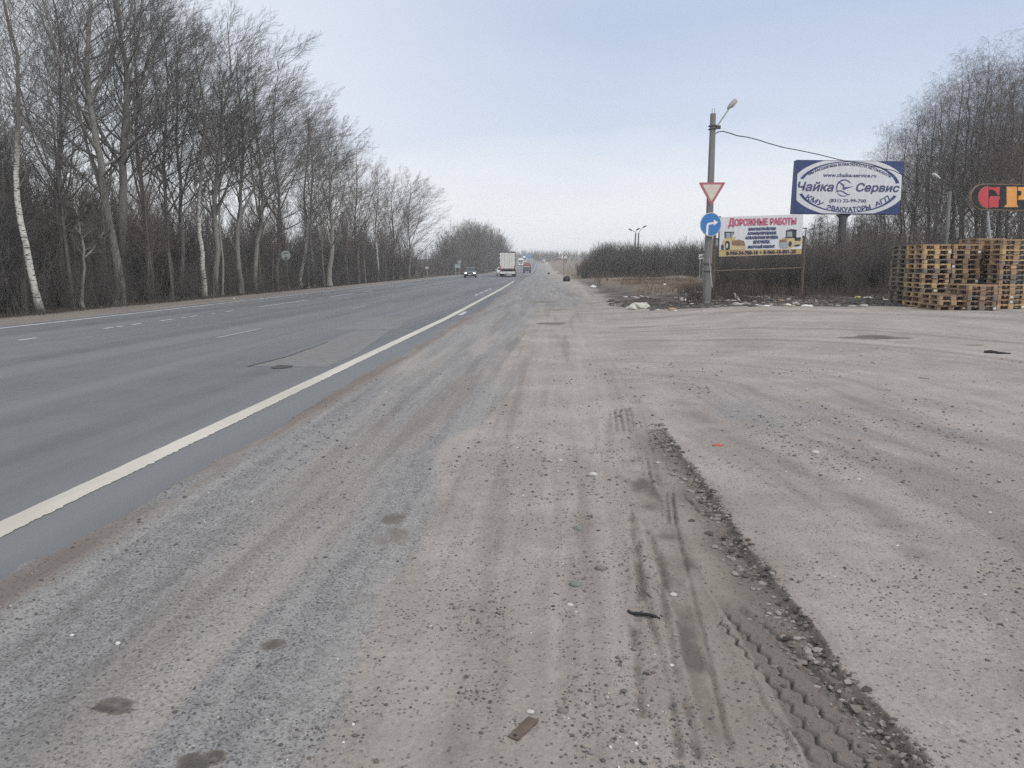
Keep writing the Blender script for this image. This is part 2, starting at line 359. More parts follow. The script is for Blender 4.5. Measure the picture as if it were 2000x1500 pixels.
def tree_nodes(m):
    t = m.node_tree
    def nd(ty, **k):
        n = t.nodes.new(ty)
        for a, b in k.items():
            if a in n.inputs.keys() if hasattr(n.inputs, 'keys') else False: n.inputs[a].default_value = b
            else: setattr(n, a, b)
        return n
    return t, nd
def mixc(t, fac, a, b, blend='MIX'):
    n = t.nodes.new('ShaderNodeMix'); n.data_type = 'RGBA'; n.blend_type = blend
    for s, v in (('Factor', fac), ('A', a), ('B', b)):
        if hasattr(v, 'links'): t.links.new(v, n.inputs[s])
        else: n.inputs[s].default_value = v if s == 'Factor' else (*v, 1)
    return n.outputs['Result']
def noise(t, vec, scale, detail=5, rough=.55):
    n = t.nodes.new('ShaderNodeTexNoise'); n.inputs['Scale'].default_value = scale
    n.inputs['Detail'].default_value = detail; n.inputs['Roughness'].default_value = rough
    t.links.new(vec, n.inputs['Vector']); return n.outputs[0]
def mrange(t, v, a, b, c=0., d=1.):
    n = t.nodes.new('ShaderNodeMapRange'); n.interpolation_type = 'SMOOTHSTEP'
    for s, x in zip(('From Min', 'From Max', 'To Min', 'To Max'), (a, b, c, d)): n.inputs[s].default_value = x
    t.links.new(v, n.inputs['Value']); return n.outputs[0]
def attr(t, name):
    n = t.nodes.new('ShaderNodeAttribute'); n.attribute_name = name; return n.outputs['Fac']
def coords(t, scale=None):
    n = t.nodes.new('ShaderNodeTexCoord'); v = n.outputs['Object']
    if scale:
        mp_ = t.nodes.new('ShaderNodeMapping'); mp_.inputs['Scale'].default_value = scale; t.links.new(v, mp_.inputs[0]); v = mp_.outputs[0]
    return v

gm = bpy.data.materials.new('yard_ground'); gm.use_nodes = True; t = gm.node_tree; b = t.nodes['Principled BSDF']
v = coords(t)
big = noise(t, v, .9, 6); mid_ = noise(t, v, 7, 6); fine = noise(t, v, 55, 6, .7); grit = noise(t, v, 170, 3, .7)
vor = t.nodes.new('ShaderNodeTexVoronoi'); vor.inputs['Scale'].default_value = 62; vor.inputs['Randomness'].default_value = 1; t.links.new(v, vor.inputs['Vector'])
vor2 = t.nodes.new('ShaderNodeTexVoronoi'); vor2.inputs['Scale'].default_value = 120; t.links.new(v, vor2.inputs['Vector'])
grey = mixc(t, mrange(t, mid_, .35, .65), (.245, .241, .240), (.325, .320, .316))
vc = t.nodes.new('ShaderNodeSeparateColor'); t.links.new(vor2.outputs['Color'], vc.inputs[0])
grey = mixc(t, mrange(t, vc.outputs[0], .0, 1., 0, .55), grey, (.44, .435, .43), 'MIX')
grey = mixc(t, mrange(t, vc.outputs[1], .62, .95, 0, .75), grey, (.10, .10, .105))
dustc = mixc(t, mrange(t, big, .35, .68), (.378, .334, .294), (.472, .427, .384))
dustc = mixc(t, mrange(t, mid_, .4, .75, 0, .4), dustc, (.30, .28, .265))
dsum = t.nodes.new('ShaderNodeMath'); dsum.operation = 'ADD'; t.links.new(attr(t, 'dust'), dsum.inputs[0])
dn = mrange(t, fine, .25, .75, -.28, .28); t.links.new(dn, dsum.inputs[1])
col = mixc(t, mrange(t, dsum.outputs[0], .1, .9), grey, dustc)
col = mixc(t, mrange(t, fine, .30, .75, .34, 0), col, (.12, .11, .10))
col = mixc(t, mrange(t, grit, .58, .72, 0, .35), col, (.55, .53, .50))
vs = t.nodes.new('ShaderNodeSeparateColor'); t.links.new(vor.outputs['Color'], vs.inputs[0])
spk = t.nodes.new('ShaderNodeMath'); spk.operation = 'MULTIPLY'
t.links.new(mrange(t, vs.outputs[0], .84, .86), spk.inputs[0]); t.links.new(mrange(t, vor.outputs['Distance'], .42, .30), spk.inputs[1])
spk2 = t.nodes.new('ShaderNodeMath'); spk2.operation = 'MULTIPLY'; t.links.new(spk.outputs[0], spk2.inputs[0]); t.links.new(mrange(t, mid_, .35, .6, .2, .8), spk2.inputs[1])
col = mixc(t, spk2.outputs[0], col, (.085, .08, .08))
tn = attr(t, 'tone'); col = mixc(t, mrange(t, tn, .45, .05, 0, .34), col, (.165, .148, .132)); col = mixc(t, mrange(t, tn, .55, .95, 0, .22), col, (.49, .455, .415))
col = mixc(t, mrange(t, attr(t, 'kerb'), .05, .9, 0, .7), col, (.168, .146, .130))
damp_sh = attr(t, 'damp_and_shade'); col = mixc(t, mrange(t, damp_sh, .0, .6, 0, .80), col, (.205, .178, .150)); col = mixc(t, mrange(t, damp_sh, .35, 1., 0, .92), col, (.112, .105, .097))
gr = mixc(t, mrange(t, mid_, .35, .65), (.17, .132, .10), (.27, .21, .158))
gr = mixc(t, mrange(t, big, .35, .65, 0, .6), gr, (.19, .165, .12))
col = mixc(t, attr(t, 'grass'), col, gr)
sc_ = mixc(t, mrange(t, fine, .3, .7), (.045, .040, .035), (.12, .105, .088))
col = mixc(t, attr(t, 'soil'), col, sc_)
t.links.new(col, b.inputs['Base Color']); b.inputs['Roughness'].default_value = .95; b.inputs['Specular IOR Level'].default_value = .12
hsum = t.nodes.new('ShaderNodeMath'); hsum.operation = 'MULTIPLY_ADD'; hsum.inputs[1].default_value = .5
t.links.new(grit, hsum.inputs[0]); t.links.new(fine, hsum.inputs[2])
hs2 = t.nodes.new('ShaderNodeMath'); hs2.operation = 'MULTIPLY_ADD'; hs2.inputs[1].default_value = .7
t.links.new(spk.outputs[0], hs2.inputs[0]); t.links.new(hsum.outputs[0], hs2.inputs[2])
bn = t.nodes.new('ShaderNodeBump'); bn.inputs['Strength'].default_value = .9; bn.inputs['Distance'].default_value = .010
t.links.new(hs2.outputs[0], bn.inputs['Height']); t.links.new(bn.outputs[0], b.inputs['Normal'])
tag(link('ground', gme, None, gm), kind='structure')

# ------------------------------------------------------------------ road sheet and its paint
def strip(name, u0, u1, y0, y1, z, m, ragged=0., seed=0, kind='structure', steps=None, cross=1):
    ys = [y0]
    while ys[-1] < y1 - 1e-6: ys.append(min(y1, ys[-1] + (steps or max(.35, ys[-1] * .03))))
    ys = np.array(ys); us = np.linspace(0, 1, cross + 1)
    a = u0 + ragged * (fbm(ys * 5, ys * 0, seed, 4) - .5) * .25; bb = u1 + ragged * (fbm(ys * 26, ys * 0 + 3, seed + 9, 5) - .5) * 1.0
    U_ = a[:, None] * (1 - us) + bb[:, None] * us
    X = U_ + cv(ys)[:, None]; Y = ys[:, None] + 0 * U_; Z = prof(Y) + z * (1 + ys[:, None] / 40)
    n = cross + 1; i2 = np.arange(len(ys) * n).reshape(-1, n)
    me = np_mesh(name, np.stack([X, Y, Z], -1).reshape(-1, 3), np.stack([i2[:-1, :-1], i2[:-1, 1:], i2[1:, 1:], i2[1:, :-1]], -1).reshape(-1, 4))
    return tag(link(name, me, None, m), kind=kind)
am = bpy.data.materials.new('asphalt'); am.use_nodes = True; t = am.node_tree; b = t.nodes['Principled BSDF']
v = coords(t); vl = coords(t, (1, .035, 1)); big = noise(t, vl, .75, 5); mid_ = noise(t, v, 1.2, 5); fine = noise(t, v, 140, 4, .75); mo = noise(t, v, 14, 4)
col = mixc(t, mrange(t, big, .30, .70), (.130, .133, .143), (.208, .210, .216))
col = mixc(t, mrange(t, mid_, .40, .70, 0, .35), col, (.215, .213, .215))
col = mixc(t, mrange(t, fine, .35, .65, .30, 0), col, (.045, .047, .052)); col = mixc(t, mrange(t, fine, .56, .72, 0, .35), col, (.36, .36, .36))
col = mixc(t, mrange(t, mo, .55, .75, 0, .18), col, (.24, .225, .205))
t.links.new(col, b.inputs['Base Color']); b.inputs['Roughness'].default_value = .72; b.inputs['Specular IOR Level'].default_value = .30
bn = t.nodes.new('ShaderNodeBump'); bn.inputs['Strength'].default_value = .5; bn.inputs['Distance'].default_value = .006
t.links.new(fine, bn.inputs['Height']); t.links.new(bn.outputs[0], b.inputs['Normal'])
strip('road', -15.35, -2.3, -2, 2400, 0, am, cross=10)

def paint(name, base, wear_lo, wear_hi, under=(.17, .17, .178)):
    m = bpy.data.materials.new(name); m.use_nodes = True; t = m.node_tree; b = t.nodes['Principled BSDF']; v = coords(t)
    w = noise(t, v, 22, 6, .7); d = noise(t, coords(t, (1, .12, 1)), 3, 4)
    c = mixc(t, mrange(t, d, .3, .7), base, tuple(x * .80 for x in base))
    c = mixc(t, mrange(t, w, wear_lo, wear_hi), c, under)
    t.links.new(c, b.inputs['Base Color']); b.inputs['Roughness'].default_value = .7; return m
pm = paint('edge_paint', (.60, .57, .49), .58, .80); pm2 = paint('worn_paint', (.55, .56, .56), .50, .68); pm3 = paint('old_paint', (.42, .43, .44), .42, .58)
strip('road_marking', -3.50, -3.30, .5, 30, .004, pm, ragged=.05, seed=3, steps=.018)
strip('road_marking', -3.50, -3.30, 30, 90, .004, pm, ragged=.03, seed=4, steps=.3)
strip('road_marking', -3.48, -3.30, 150, 560, .02, pm, ragged=0, steps=6)
strip('road_marking', -14.60, -14.42, 8, 42, .004, pm2, ragged=.12, seed=5, steps=.2)
strip('road_marking', -14.60, -14.42, 42, 420, .005, pm2, ragged=.06, seed=6, steps=2)
def dash(u, x0, y0, x1, y1, m, w=.13):
    a, c = gp(x0, y0).y, gp(x1, y1).y
    strip('road_marking', u - w / 2, u + w / 2, min(a, c), max(a, c), .004, m, ragged=.04, seed=int(x0), steps=.25)
for q in [(0, 665, 39, 660), (172, 642, 195, 639.5), (202, 638.5, 216, 637), (232, 634.5, 252, 632), (298, 627, 328, 623.5), (338, 621.5, 355, 620),
          (361, 619, 380, 617), (401, 613, 411, 612), (433, 609, 453, 607), (474, 604, 478, 603.6), (501, 600, 609, 586), (629, 583.5, 638, 582.4), (649, 580.6, 704, 573.6), (724, 571, 745, 568.1)]:
    dash(-11.75, *q, pm2)
strip('road_marking', -11.81, -11.69, 58, 130, .004, pm3, steps=1)
dash(-7.65, 415, 660, 513, 642, pm3); dash(-7.65, 690, 604, 721, 598, pm3)
dash(-3.15, 893, 616, 913, 609, pm2, .16)
for q in [(940, 577.5, 949, 575), (950, 573.6, 957, 571), (957, 570, 964, 567), (964, 566, 970, 564)]: dash(-4.18, *q, pm2, .15)

# patches of relaid tarmac, cracks and a pothole
def patch(name, pts, z, m, jag=.0, seed=0):
    P = [np.array(gp(x, y)[:2]) for x, y in pts]; out_ = []
    rng = np.random.default_rng(seed)
    for a, c in zip(P, P[1:] + P[:1]):
        L = np.hypot(*(c - a)); n = max(2, min(int(L / .12), 70)); nrm = np.array([-(c - a)[1], (c - a)[0]]) / L
        for k in range(n): out_.append(a + (c - a) * k / n + nrm * rng.normal() * jag)
    me = bpy.data.meshes.new(name); me.from_pydata([(x, y, z + float(prof(y))) for x, y in out_], [], [tuple(range(len(out_)))])
    if me.polygons[0].normal.z < 0: me.flip_normals()
    return tag(link(name, me, None, m), kind='structure')
p1m = material('relaid_asphalt', (.196, .190, .187), .85, .12, 5, .3); p2m = material('worn_asphalt', (.196, .192, .191), .85, .10, 3, .3)
dkm = material('tar_crack', (.075, .073, .072), .9, .3, 20)
patch('asphalt_patch', [(484, 716), (560, 697), (640, 668), (690, 646), (738, 645), (762, 646), (700, 690), (640, 717)], .003, p1m, .012, 1)
patch('asphalt_patch', [(645, 645), (690, 632), (720, 622), (760, 620), (800, 622), (775, 644)], .0022, p2m, .02, 2)
patch('asphalt_crack', [(484, 717), (560, 698), (640, 668.6), (640, 668), (560, 696.6), (484, 715.4)], .0065, dkm, .004, 3)
patch('pothole', [(529, 717), (545, 714), (560, 713.5), (574, 715), (566, 719), (550, 720), (533, 720)], .007, dkm, .02, 4)

# ------------------------------------------------------------------ loose gravel (thousands of stones: stuff)
def icos():
    g = (1 + 5 ** .5) / 2
    v = np.array([(-1, g, 0), (1, g, 0), (-1, -g, 0), (1, -g, 0), (0, -1, g), (0, 1, g), (0, -1, -g), (0, 1, -g), (g, 0, -1), (g, 0, 1), (-g, 0, -1), (-g, 0, 1)]) / math.hypot(1, g)
    f = np.array([(0, 11, 5), (0, 5, 1), (0, 1, 7), (0, 7, 10), (0, 10, 11), (1, 5, 9), (5, 11, 4), (11, 10, 2), (10, 7, 6), (7, 1, 8), (3, 9, 4), (3, 4, 2), (3, 2, 6), (3, 6, 8), (3, 8, 9), (4, 9, 5), (2, 4, 11), (6, 2, 10), (8, 6, 7), (9, 8, 1)])
    return v, f
def scatter(name, n, seed, y0, y1, smin, smed, smax, mats, probs, dens=None):
    rng = np.random.default_rng(seed); Y = np.exp(rng.uniform(math.log(y0), math.log(y1), n * 4)); X = (Y + .3) * rng.uniform(-.78, .72, n * 4)
    u = X - cv(Y); ok = u > -2.75 + rng.normal(0, .12, n * 4)
    if dens is not None: ok &= rng.random(n * 4) < dens(X, Y)
    ok &= ~((Y > 24) & (X < -1))
    X, Y = X[ok][:n], Y[ok][:n]; n = len(X); Z, dm, smo = HG(X, Y)
    keep = rng.random(n) > smo * .9; X, Y, Z = X[keep], Y[keep], Z[keep]; n = len(X)
    r = np.clip(smed * np.exp(rng.normal(0, .55, n)), smin, smax) * np.clip(.55 + Y / 9, .75, 1.7)
    bv, bf = icos(); V = bv[None] * (1 + rng.normal(0, .16, (n, 12, 1)))
    V = V * (np.stack([rng.uniform(.8, 1.4, n), rng.uniform(.7, 1.2, n), rng.uniform(.45, .8, n)], -1) * r[:, None])[:, None]
    a = rng.uniform(0, 6.28, n); c, s = np.cos(a)[:, None], np.sin(a)[:, None]
    V = np.stack([V[..., 0] * c - V[..., 1] * s, V[..., 0] * s + V[..., 1] * c, V[..., 2]], -1)
    V = V + np.stack([X, Y, Z + r * .22], -1)[:, None]
    Fq = (bf[None] + 12 * np.arange(n)[:, None, None]).reshape(-1, 3)
    mi = np.repeat(rng.choice(len(mats), n, p=probs), 20)
    o = link(name, np_mesh(name, V.reshape(-1, 3), Fq, False, mi), None, mats); return tag(o, kind='stuff')
gd = material('gravel_dark', (.105, .10, .10), .9, .3, 40); gmid = material('gravel_grey', (.21, .20, .195), .9, .25, 40); gl = material('gravel_pale', (.58, .56, .53), .85, .15, 40); gbr = material('gravel_brown', (.17, .14, .12), .9, .25, 40)
def gdens(X, Y):
    u = X - cv(Y)
    d = .22 + .9 * np.exp(-((X - .15 - .12 * (Y - 3)) / .30) ** 2) + .55 * ss(.48, .62, fbm(X * 1.3, Y * .5, 91, 3))
    d = d * np.where(u < -.9, .55, 1.0)
    sw = fbm((X * .55 + Y * .42) * 1.5, (Y * .55 - X * .42) * .25, 73, 4)
    S_, T_, D_, L_ = along(X, Y, SWP); zone = ss(0, .4, T_) * np.exp(-np.maximum(T_, 0) / 1.8)
    cl = .12 + 1.8 * ss(.42, .62, fbm(X * 2.2, Y * 1.6, 92, 4))
    return np.clip(d * np.where(X > .8, .22 + .25 * ss(.50, .66, sw) + 1.3 * zone, 1) * cl * .62, 0, 1)
scatter('gravel', 16000, 5, 1.75, 15, .0018, .0034, .0115, [gd, gmid, gl, gbr], [.42, .40, .03, .15], gdens)

# crumbled soil: clods along the rut and over the rubbish bank
def clods(name, X, Y, r, seed, mats, sink=.2):
    rng = np.random.default_rng(seed); n = len(X); Z = HG(X, Y)[0]; bv, bf = icos(); V = bv[None] * (1 + rng.normal(0, .22, (n, 12, 1)))
    V = V * (np.stack([rng.uniform(.8, 1.5, n), rng.uniform(.7, 1.3, n), rng.uniform(.35, .8, n)], -1) * r[:, None])[:, None]
    V = V + np.stack([X, Y, Z + r * sink], -1)[:, None]; mi = np.repeat(rng.integers(0, len(mats), n), 20)
    return tag(link(name, np_mesh(name, V.reshape(-1, 3), (bf[None] + 12 * np.arange(n)[:, None, None]).reshape(-1, 3), False, mi), None, mats), kind='stuff')
cl1 = material('clod_brown', (.19, .17, .15), .95, .25, 30, .4); cl2 = material('clod_grey', (.28, .258, .235), .95, .2, 30, .4); cl3 = material('clod_dark', (.10, .092, .083), .95, .25, 30, .4)
rng = np.random.default_rng(12); k = rng.random(2600); ac = np.concatenate([[0], np.cumsum(np.hypot(*np.diff(WALL, axis=0).T))]); s_a = ac[-1] * k ** 1.0
wx, wy = np.interp(s_a, ac, WALL[:, 0]), np.interp(s_a, ac, WALL[:, 1]); dv = np.gradient(WALL, axis=0); nx = np.interp(s_a, ac, dv[:, 1] / np.hypot(*dv.T)); ny = np.interp(s_a, ac, -dv[:, 0] / np.hypot(*dv.T))
off = -np.abs(rng.normal(.0, .10, 2600)) + .02; keep = fbm(wx * 4, wy * 4, 46, 3) + rng.normal(0, .12, 2600) > .45
cx_, cy_ = (wx + nx * off)[keep], (wy + ny * off)[keep]
clods('soil_clods', cx_, cy_, np.clip(.006 * np.exp(rng.normal(0, .6, len(cx_))), .003, .022), 1, [cl1, cl2, cl3])
X_ = rng.uniform(2.2, 16, 5200); Y_ = yf(X_) + np.abs(rng.normal(.3, 1.9, 5200)); clods('soil_clods', X_, Y_, np.clip(.022 * np.exp(rng.normal(0, .6, 5200)), .01, .10), 2, [cl1, cl3, cl3])
# ------------------------------------------------------------------ bare trees
def unit(a): return a / np.maximum(np.linalg.norm(a, axis=-1, keepdims=True), 1e-9)
def grow(P, D, L, n, rng, up=0., wob=.15, wind=(0, 0, 0)):
    """N polylines of n segments: (N, n+1, 3)"""
    out_ = [P]; D = unit(D); st = (L / n)[:, None]
    for i in range(n):
        D = unit(D + np.array([0, 0, 1.]) * up / n + rng.normal(0, wob, D.shape) / math.sqrt(n) + np.array(wind) / n)
        P = P + D * st; out_.append(P)
    return np.stack(out_, 1)
def tubes(pts, r0, r1, m):
    """tapered m-sided tubes along N polylines"""
    N_, k, _ = pts.shape
    T = np.empty_like(pts); T[:, 1:-1] = pts[:, 2:] - pts[:, :-2]; T[:, 0] = pts[:, 1] - pts[:, 0]; T[:, -1] = pts[:, -1] - pts[:, -2]; T = unit(T)
    ref = np.where(np.abs(T[..., 2:3]) > .9, np.array([1., 0, 0]), np.array([0, 0, 1.])); A = unit(np.cross(T, ref)); B = np.cross(T, A)
    w = np.linspace(0, 1, k)[None, :]; R = r0[:, None] * (1 - w) + r1[:, None] * w
    q = np.arange(m) * 2 * math.pi / m
    V = pts[:, :, None] + R[:, :, None, None] * (A[:, :, None] * np.cos(q)[:, None] + B[:, :, None] * np.sin(q)[:, None])
    i = np.arange(N_ * k * m).reshape(N_, k, m); j = np.roll(i, -1, 2)
    return V.reshape(-1, 3), np.stack([i[:, :-1], j[:, :-1], j[:, 1:], i[:, 1:]], -1).reshape(-1, 4)
def spawn(pts, r0, r1, L, k, rng, t0, t1, a0, a1, lf, taper, rf, rmin, curve=1.0):
    """k children on each parent"""
    N_, n, _ = pts.shape; t = t0 + (t1 - t0) * (np.arange(k)[None] + rng.random((N_, k))) / k
    t = t ** curve
    x = t * (n - 1); i = np.minimum(x.astype(int), n - 2); f = (x - i)[..., None]; r = np.arange(N_)[:, None]
    P = pts[r, i] * (1 - f) + pts[r, i + 1] * f; T = unit(pts[r, i + 1] - pts[r, i])
    az = rng.uniform(0, 6.283, (N_, 1)) + np.arange(k)[None] * 2.399 + rng.normal(0, .5, (N_, k))
    ref = np.where(np.abs(T[..., 2:3]) > .9, np.array([1., 0, 0]), np.array([0, 0, 1.])); A = unit(np.cross(T, ref)); B = np.cross(T, A)
    an = rng.uniform(a0, a1, (N_, k))[..., None]
    D = T * np.cos(an) + (A * np.cos(az)[..., None] + B * np.sin(az)[..., None]) * np.sin(an)
    Lc = L[:, None] * lf * (1 - taper * t) * rng.uniform(.65, 1.2, (N_, k))
    Rc = np.maximum((r0[:, None] * (1 - t) + r1[:, None] * t) * rf, rmin)
    return P.reshape(-1, 3), D.reshape(-1, 3), Lc.ravel(), Rc.ravel()
class Acc:
    def __init__(s): s.V = []; s.Q = []; s.n = 0
    def add(s, VQ): s.V.append(VQ[0]); s.Q.append(VQ[1] + s.n); s.n += len(VQ[0])
    def mesh(s, name): return np_mesh(name, np.concatenate(s.V), np.concatenate(s.Q))
def tree_meshes(seed, H, r, kind='aspen', wind=.5, path=None, base=.30, spread=1., dens=1., crook=1.):
    """returns (trunk mesh, crown mesh); path: list of (height fraction, dx, dy) the trunk follows"""
    rng = np.random.default_rng(seed); tr = Acc(); cr_ = Acc(); W_ = np.array([wind, 0, 0])
    if kind == 'bush': return bush_meshes(seed, H, spread, dens, wind)
    n = 16; h = np.linspace(0, 1, n + 1)
    if path: px_ = np.interp(h, [p[0] for p in path], [p[1] for p in path]); py_ = np.interp(h, [p[0] for p in path], [p[2] for p in path])
    else: px_ = rng.normal(0, .02) * H * h + wind * .05 * H * h ** 2; py_ = rng.normal(0, .02) * H * h
    px_ = px_ + np.cumsum(rng.normal(0, .0015 * H * crook, n + 1)) * (h > 0) + .05 * crook * np.sin(h * 9 + rng.uniform(0, 6)) * (h > .05); py_ = py_ + np.cumsum(rng.normal(0, .0015 * H * crook, n + 1)) * (h > 0)
    stems = np.stack([px_, py_, h * H], -1)[None]; r0 = np.array([r]); r1 = np.array([.02]); L0 = np.array([H])
    tp = stems.copy(); V_, Q_ = tubes(tp, r0, r1, 9)
    fl = 1 + .45 * np.exp(-V_[:, 2] / .35); c0 = np.array([tp[0, 0, 0], tp[0, 0, 1], 0]); near = V_[:, 2] < 1.6
    V_[near, :2] = c0[:2] + (V_[near, :2] - c0[:2]) * fl[near, None]; V_[:9, 2] -= .35; tr.add((V_, Q_))
    if kind == 'aspen':     # forked, ascending, fine fan-like twigs
        P, D, L, Rr = spawn(stems, r0, r1, L0, 3, rng, base * .95, base + .30, .36, .78, .50, .45, .55, .04)
        forks = grow(P, D, L * spread, 10, rng, .95, .14, W_ * .25); tr.add(tubes(forks, Rr, Rr * 0 + .012, 7)); Lf, Rf = L * spread, Rr
        sets = [(stems, r0, r1, L0 * .75, int(34 * dens), base, .97, .42), (forks, Rf, Rf * 0 + .012, Lf, int(13 * dens), .22, .97, .55)]
        for st, a, b_, LL, k, t0, t1, lf in sets:
            P, D, L, Rr = spawn(st, a, b_, LL, k, rng, t0, t1, .6, 1.25, lf * spread, .60, .40, .012)
            l1 = grow(P, D, L, 6, rng, .65, .22, W_ * .5); cr_.add(tubes(l1, Rr, Rr * 0 + .006, 4))
            P, D, L2, R2 = spawn(l1, Rr, Rr * 0 + .006, L, 9, rng, .18, 1., .45, .9, .50, .45, .55, .005)
            l2 = grow(P, D, L2, 4, rng, .45, .22, W_ * .8); cr_.add(tubes(l2, R2, R2 * 0 + .0035, 3))
            P, D, L3, R3 = spawn(l2, R2, R2 * 0 + .0035, L2, 6, rng, .2, 1., .35, .8, .52, .35, .6, .0038)
            l3 = grow(P, D, L3, 3, rng, .35, .2, W_ * 1.0); cr_.add(tubes(l3, R3, R3 * 0 + .0024, 3))
            P, D, L4, R4 = spawn(l3, R3, R3 * 0 + .0024, L3, 3, rng, .3, 1., .35, .8, .6, .3, .7, .0031)
            l4 = grow(P, D, np.clip(L4, .12, .7), 2, rng, .25, .15, W_ * 1.0); cr_.add(tubes(l4, R4, R4 * 0 + .0018, 3))
    else:                   # birch: one leader, thin ascending limbs, hanging twigs
        P, D, L, Rr = spawn(stems, r0, r1, L0, int(40 * dens), rng, base, .97, .45, .95, .30 * spread, .70, .30, .010)
        l1 = grow(P, D, L, 7, rng, .55, .2, W_ * .4); cr_.add(tubes(l1, Rr, Rr * 0 + .005, 4))
        P, D, L2, R2 = spawn(l1, Rr, Rr * 0 + .005, L, 9, rng, .15, 1., .45, 1.0, .46, .4, .5, .004)
        l2 = grow(P, D, L2, 5, rng, -.25, .2, W_ * .6); cr_.add(tubes(l2, R2, R2 * 0 + .003, 3))
        P, D, L3, R3 = spawn(l2, R2, R2 * 0 + .003, L2, 6, rng, .2, 1., .4, 1.0, .62, .2, .6, .0028)
        l3 = grow(P, D, np.clip(L3, .3, 1.3), 4, rng, -1.1, .2, W_ * .7); cr_.add(tubes(l3, R3, R3 * 0 + .002, 3))
        P, D, L4, R4 = spawn(l3, R3, R3 * 0 + .002, L3, 3, rng, .2, 1., .3, .8, .5, .2, .8, .0022)
        l4 = grow(P, D, np.clip(L4, .15, .6), 2, rng, -.8, .15, W_ * .6); cr_.add(tubes(l4, R4, R4 * 0 + .0016, 3))
    return tr.mesh('trunk'), cr_.mesh('crown')
def bush_arrays(seed, H, spread=1., dens=1., wind=.2, stems=9):
    rng = np.random.default_rng(seed); a = Acc(); n = int(stems * dens)
    P = np.stack([rng.normal(0, .18 * H * spread * .4, n), rng.normal(0, .18 * H * spread * .4, n), np.full(n, -.1)], -1)
    D = np.stack([rng.normal(0, .28 * spread, n), rng.normal(0, .28 * spread, n), np.ones(n)], -1)
    L = H * rng.uniform(.6, 1.08, n); R = L * .0042 + .004
    s = grow(P, D, L, 6, rng, .25, .12, (wind * .3, 0, 0)); a.add(tubes(s, R, R * 0 + .004, 4))
    P, D, L1, R1 = spawn(s, R, R * 0 + .004, L, 11, rng, .12, 1., .35, .85, .36, .45, .5, .0045)
    l1 = grow(P, D, L1, 4, rng, .5, .2, (wind * .5, 0, 0)); a.add(tubes(l1, R1, R1 * 0 + .003, 3))
    P, D, L2, R2 = spawn(l1, R1, R1 * 0 + .003, L1, 5, rng, .15, 1., .35, .8, .50, .3, .65, .0032)
    l2 = grow(P, D, L2, 2, rng, .35, .2, (wind * .5, 0, 0)); a.add(tubes(l2, R2, R2 * 0 + .002, 3))
    return np.concatenate(a.V), np.concatenate(a.Q)
def bush_meshes(seed, H, spread, dens, wind):
    V_, Q_ = bush_arrays(seed, H, spread, dens, wind); return None, np_mesh('crown', V_, Q_)

# bark and twig materials
def bark(name, c1, c2, scale=9, stretch=(1, 1, .25), bump=.6): return material(name, c1, .95, 0, scale, bump, color2=c2, stretch=stretch, spec=.1)
bk_grey = bark('bark_grey', (.18, .172, .155), (.275, .265, .24)); bk_dark = bark('bark_dark', (.105, .096, .088), (.165, .153, .14)); bk_pale = bark('bark_pale', (.21, .20, .175), (.33, .315, .28))
tw_a = bark('twigs_grey', (.15, .137, .128), (.205, .19, .178), 3); tw_b = bark('twigs_reddish', (.155, .128, .115), (.205, .17, .152), 3); tw_d = bark('twigs_dark', (.105, .097, .09), (.145, .135, .126), 2); tw_p = bark('twigs_pale', (.20, .185, .168), (.26, .24, .215), 3)
def birch_bark():
    m = bpy.data.materials.new('bark_birch'); m.use_nodes = True; t = m.node_tree; b = t.nodes['Principled BSDF']
    v = coords(t, (3, 3, 7)); n1 = noise(t, v, 1.1, 5, .65); n2 = noise(t, coords(t, (5, 5, 26)), 1.0, 3, .6)
    sep = t.nodes.new('ShaderNodeSeparateXYZ'); t.links.new(coords(t), sep.inputs[0])
    c = mixc(t, mrange(t, n1, .3, .7), (.62, .60, .54), (.42, .41, .37))
    c = mixc(t, mrange(t, n2, .54, .62), c, (.06, .055, .05)); c = mixc(t, mrange(t, n1, .58, .66), c, (.07, .065, .06))
    c = mixc(t, mrange(t, sep.outputs[2], 4.2, 7.0), c, (.13, .115, .10))          # upper stem turns brown
    lo = mixc(t, mrange(t, n1, .4, .6), (.05, .046, .042), (.20, .19, .17)); c = mixc(t, mrange(t, sep.outputs[2], .7, .1), c, lo)
    t.links.new(c, b.inputs['Base Color']); b.inputs['Roughness'].default_value = .85; return m
bk_birch = birch_bark()
def put_tree(name, p, meshes, mats, label, group=None, rz=0., s=1., cat='tree', tilt=(0, 0)):
    o = thing(name, p, label, cat, group); o.rotation_euler = (tilt[0], tilt[1], rz); o.scale = (s, s, s)
    for nm, me, m in zip(('trunk', 'crown'), meshes, mats):
        if me is None: continue
        if not me.materials: me.materials.append(m)
        c = bpy.data.objects.new(nm, me); C.objects.link(c); c.parent = o
        if me.materials[0] != m: c.material_slots[0].link = 'OBJECT'; c.material_slots[0].material = m
    return o
def hgt(px, ytop, Y): return at(px, ytop, Y).z - float(H0(at(px, 560, Y).x, Y))

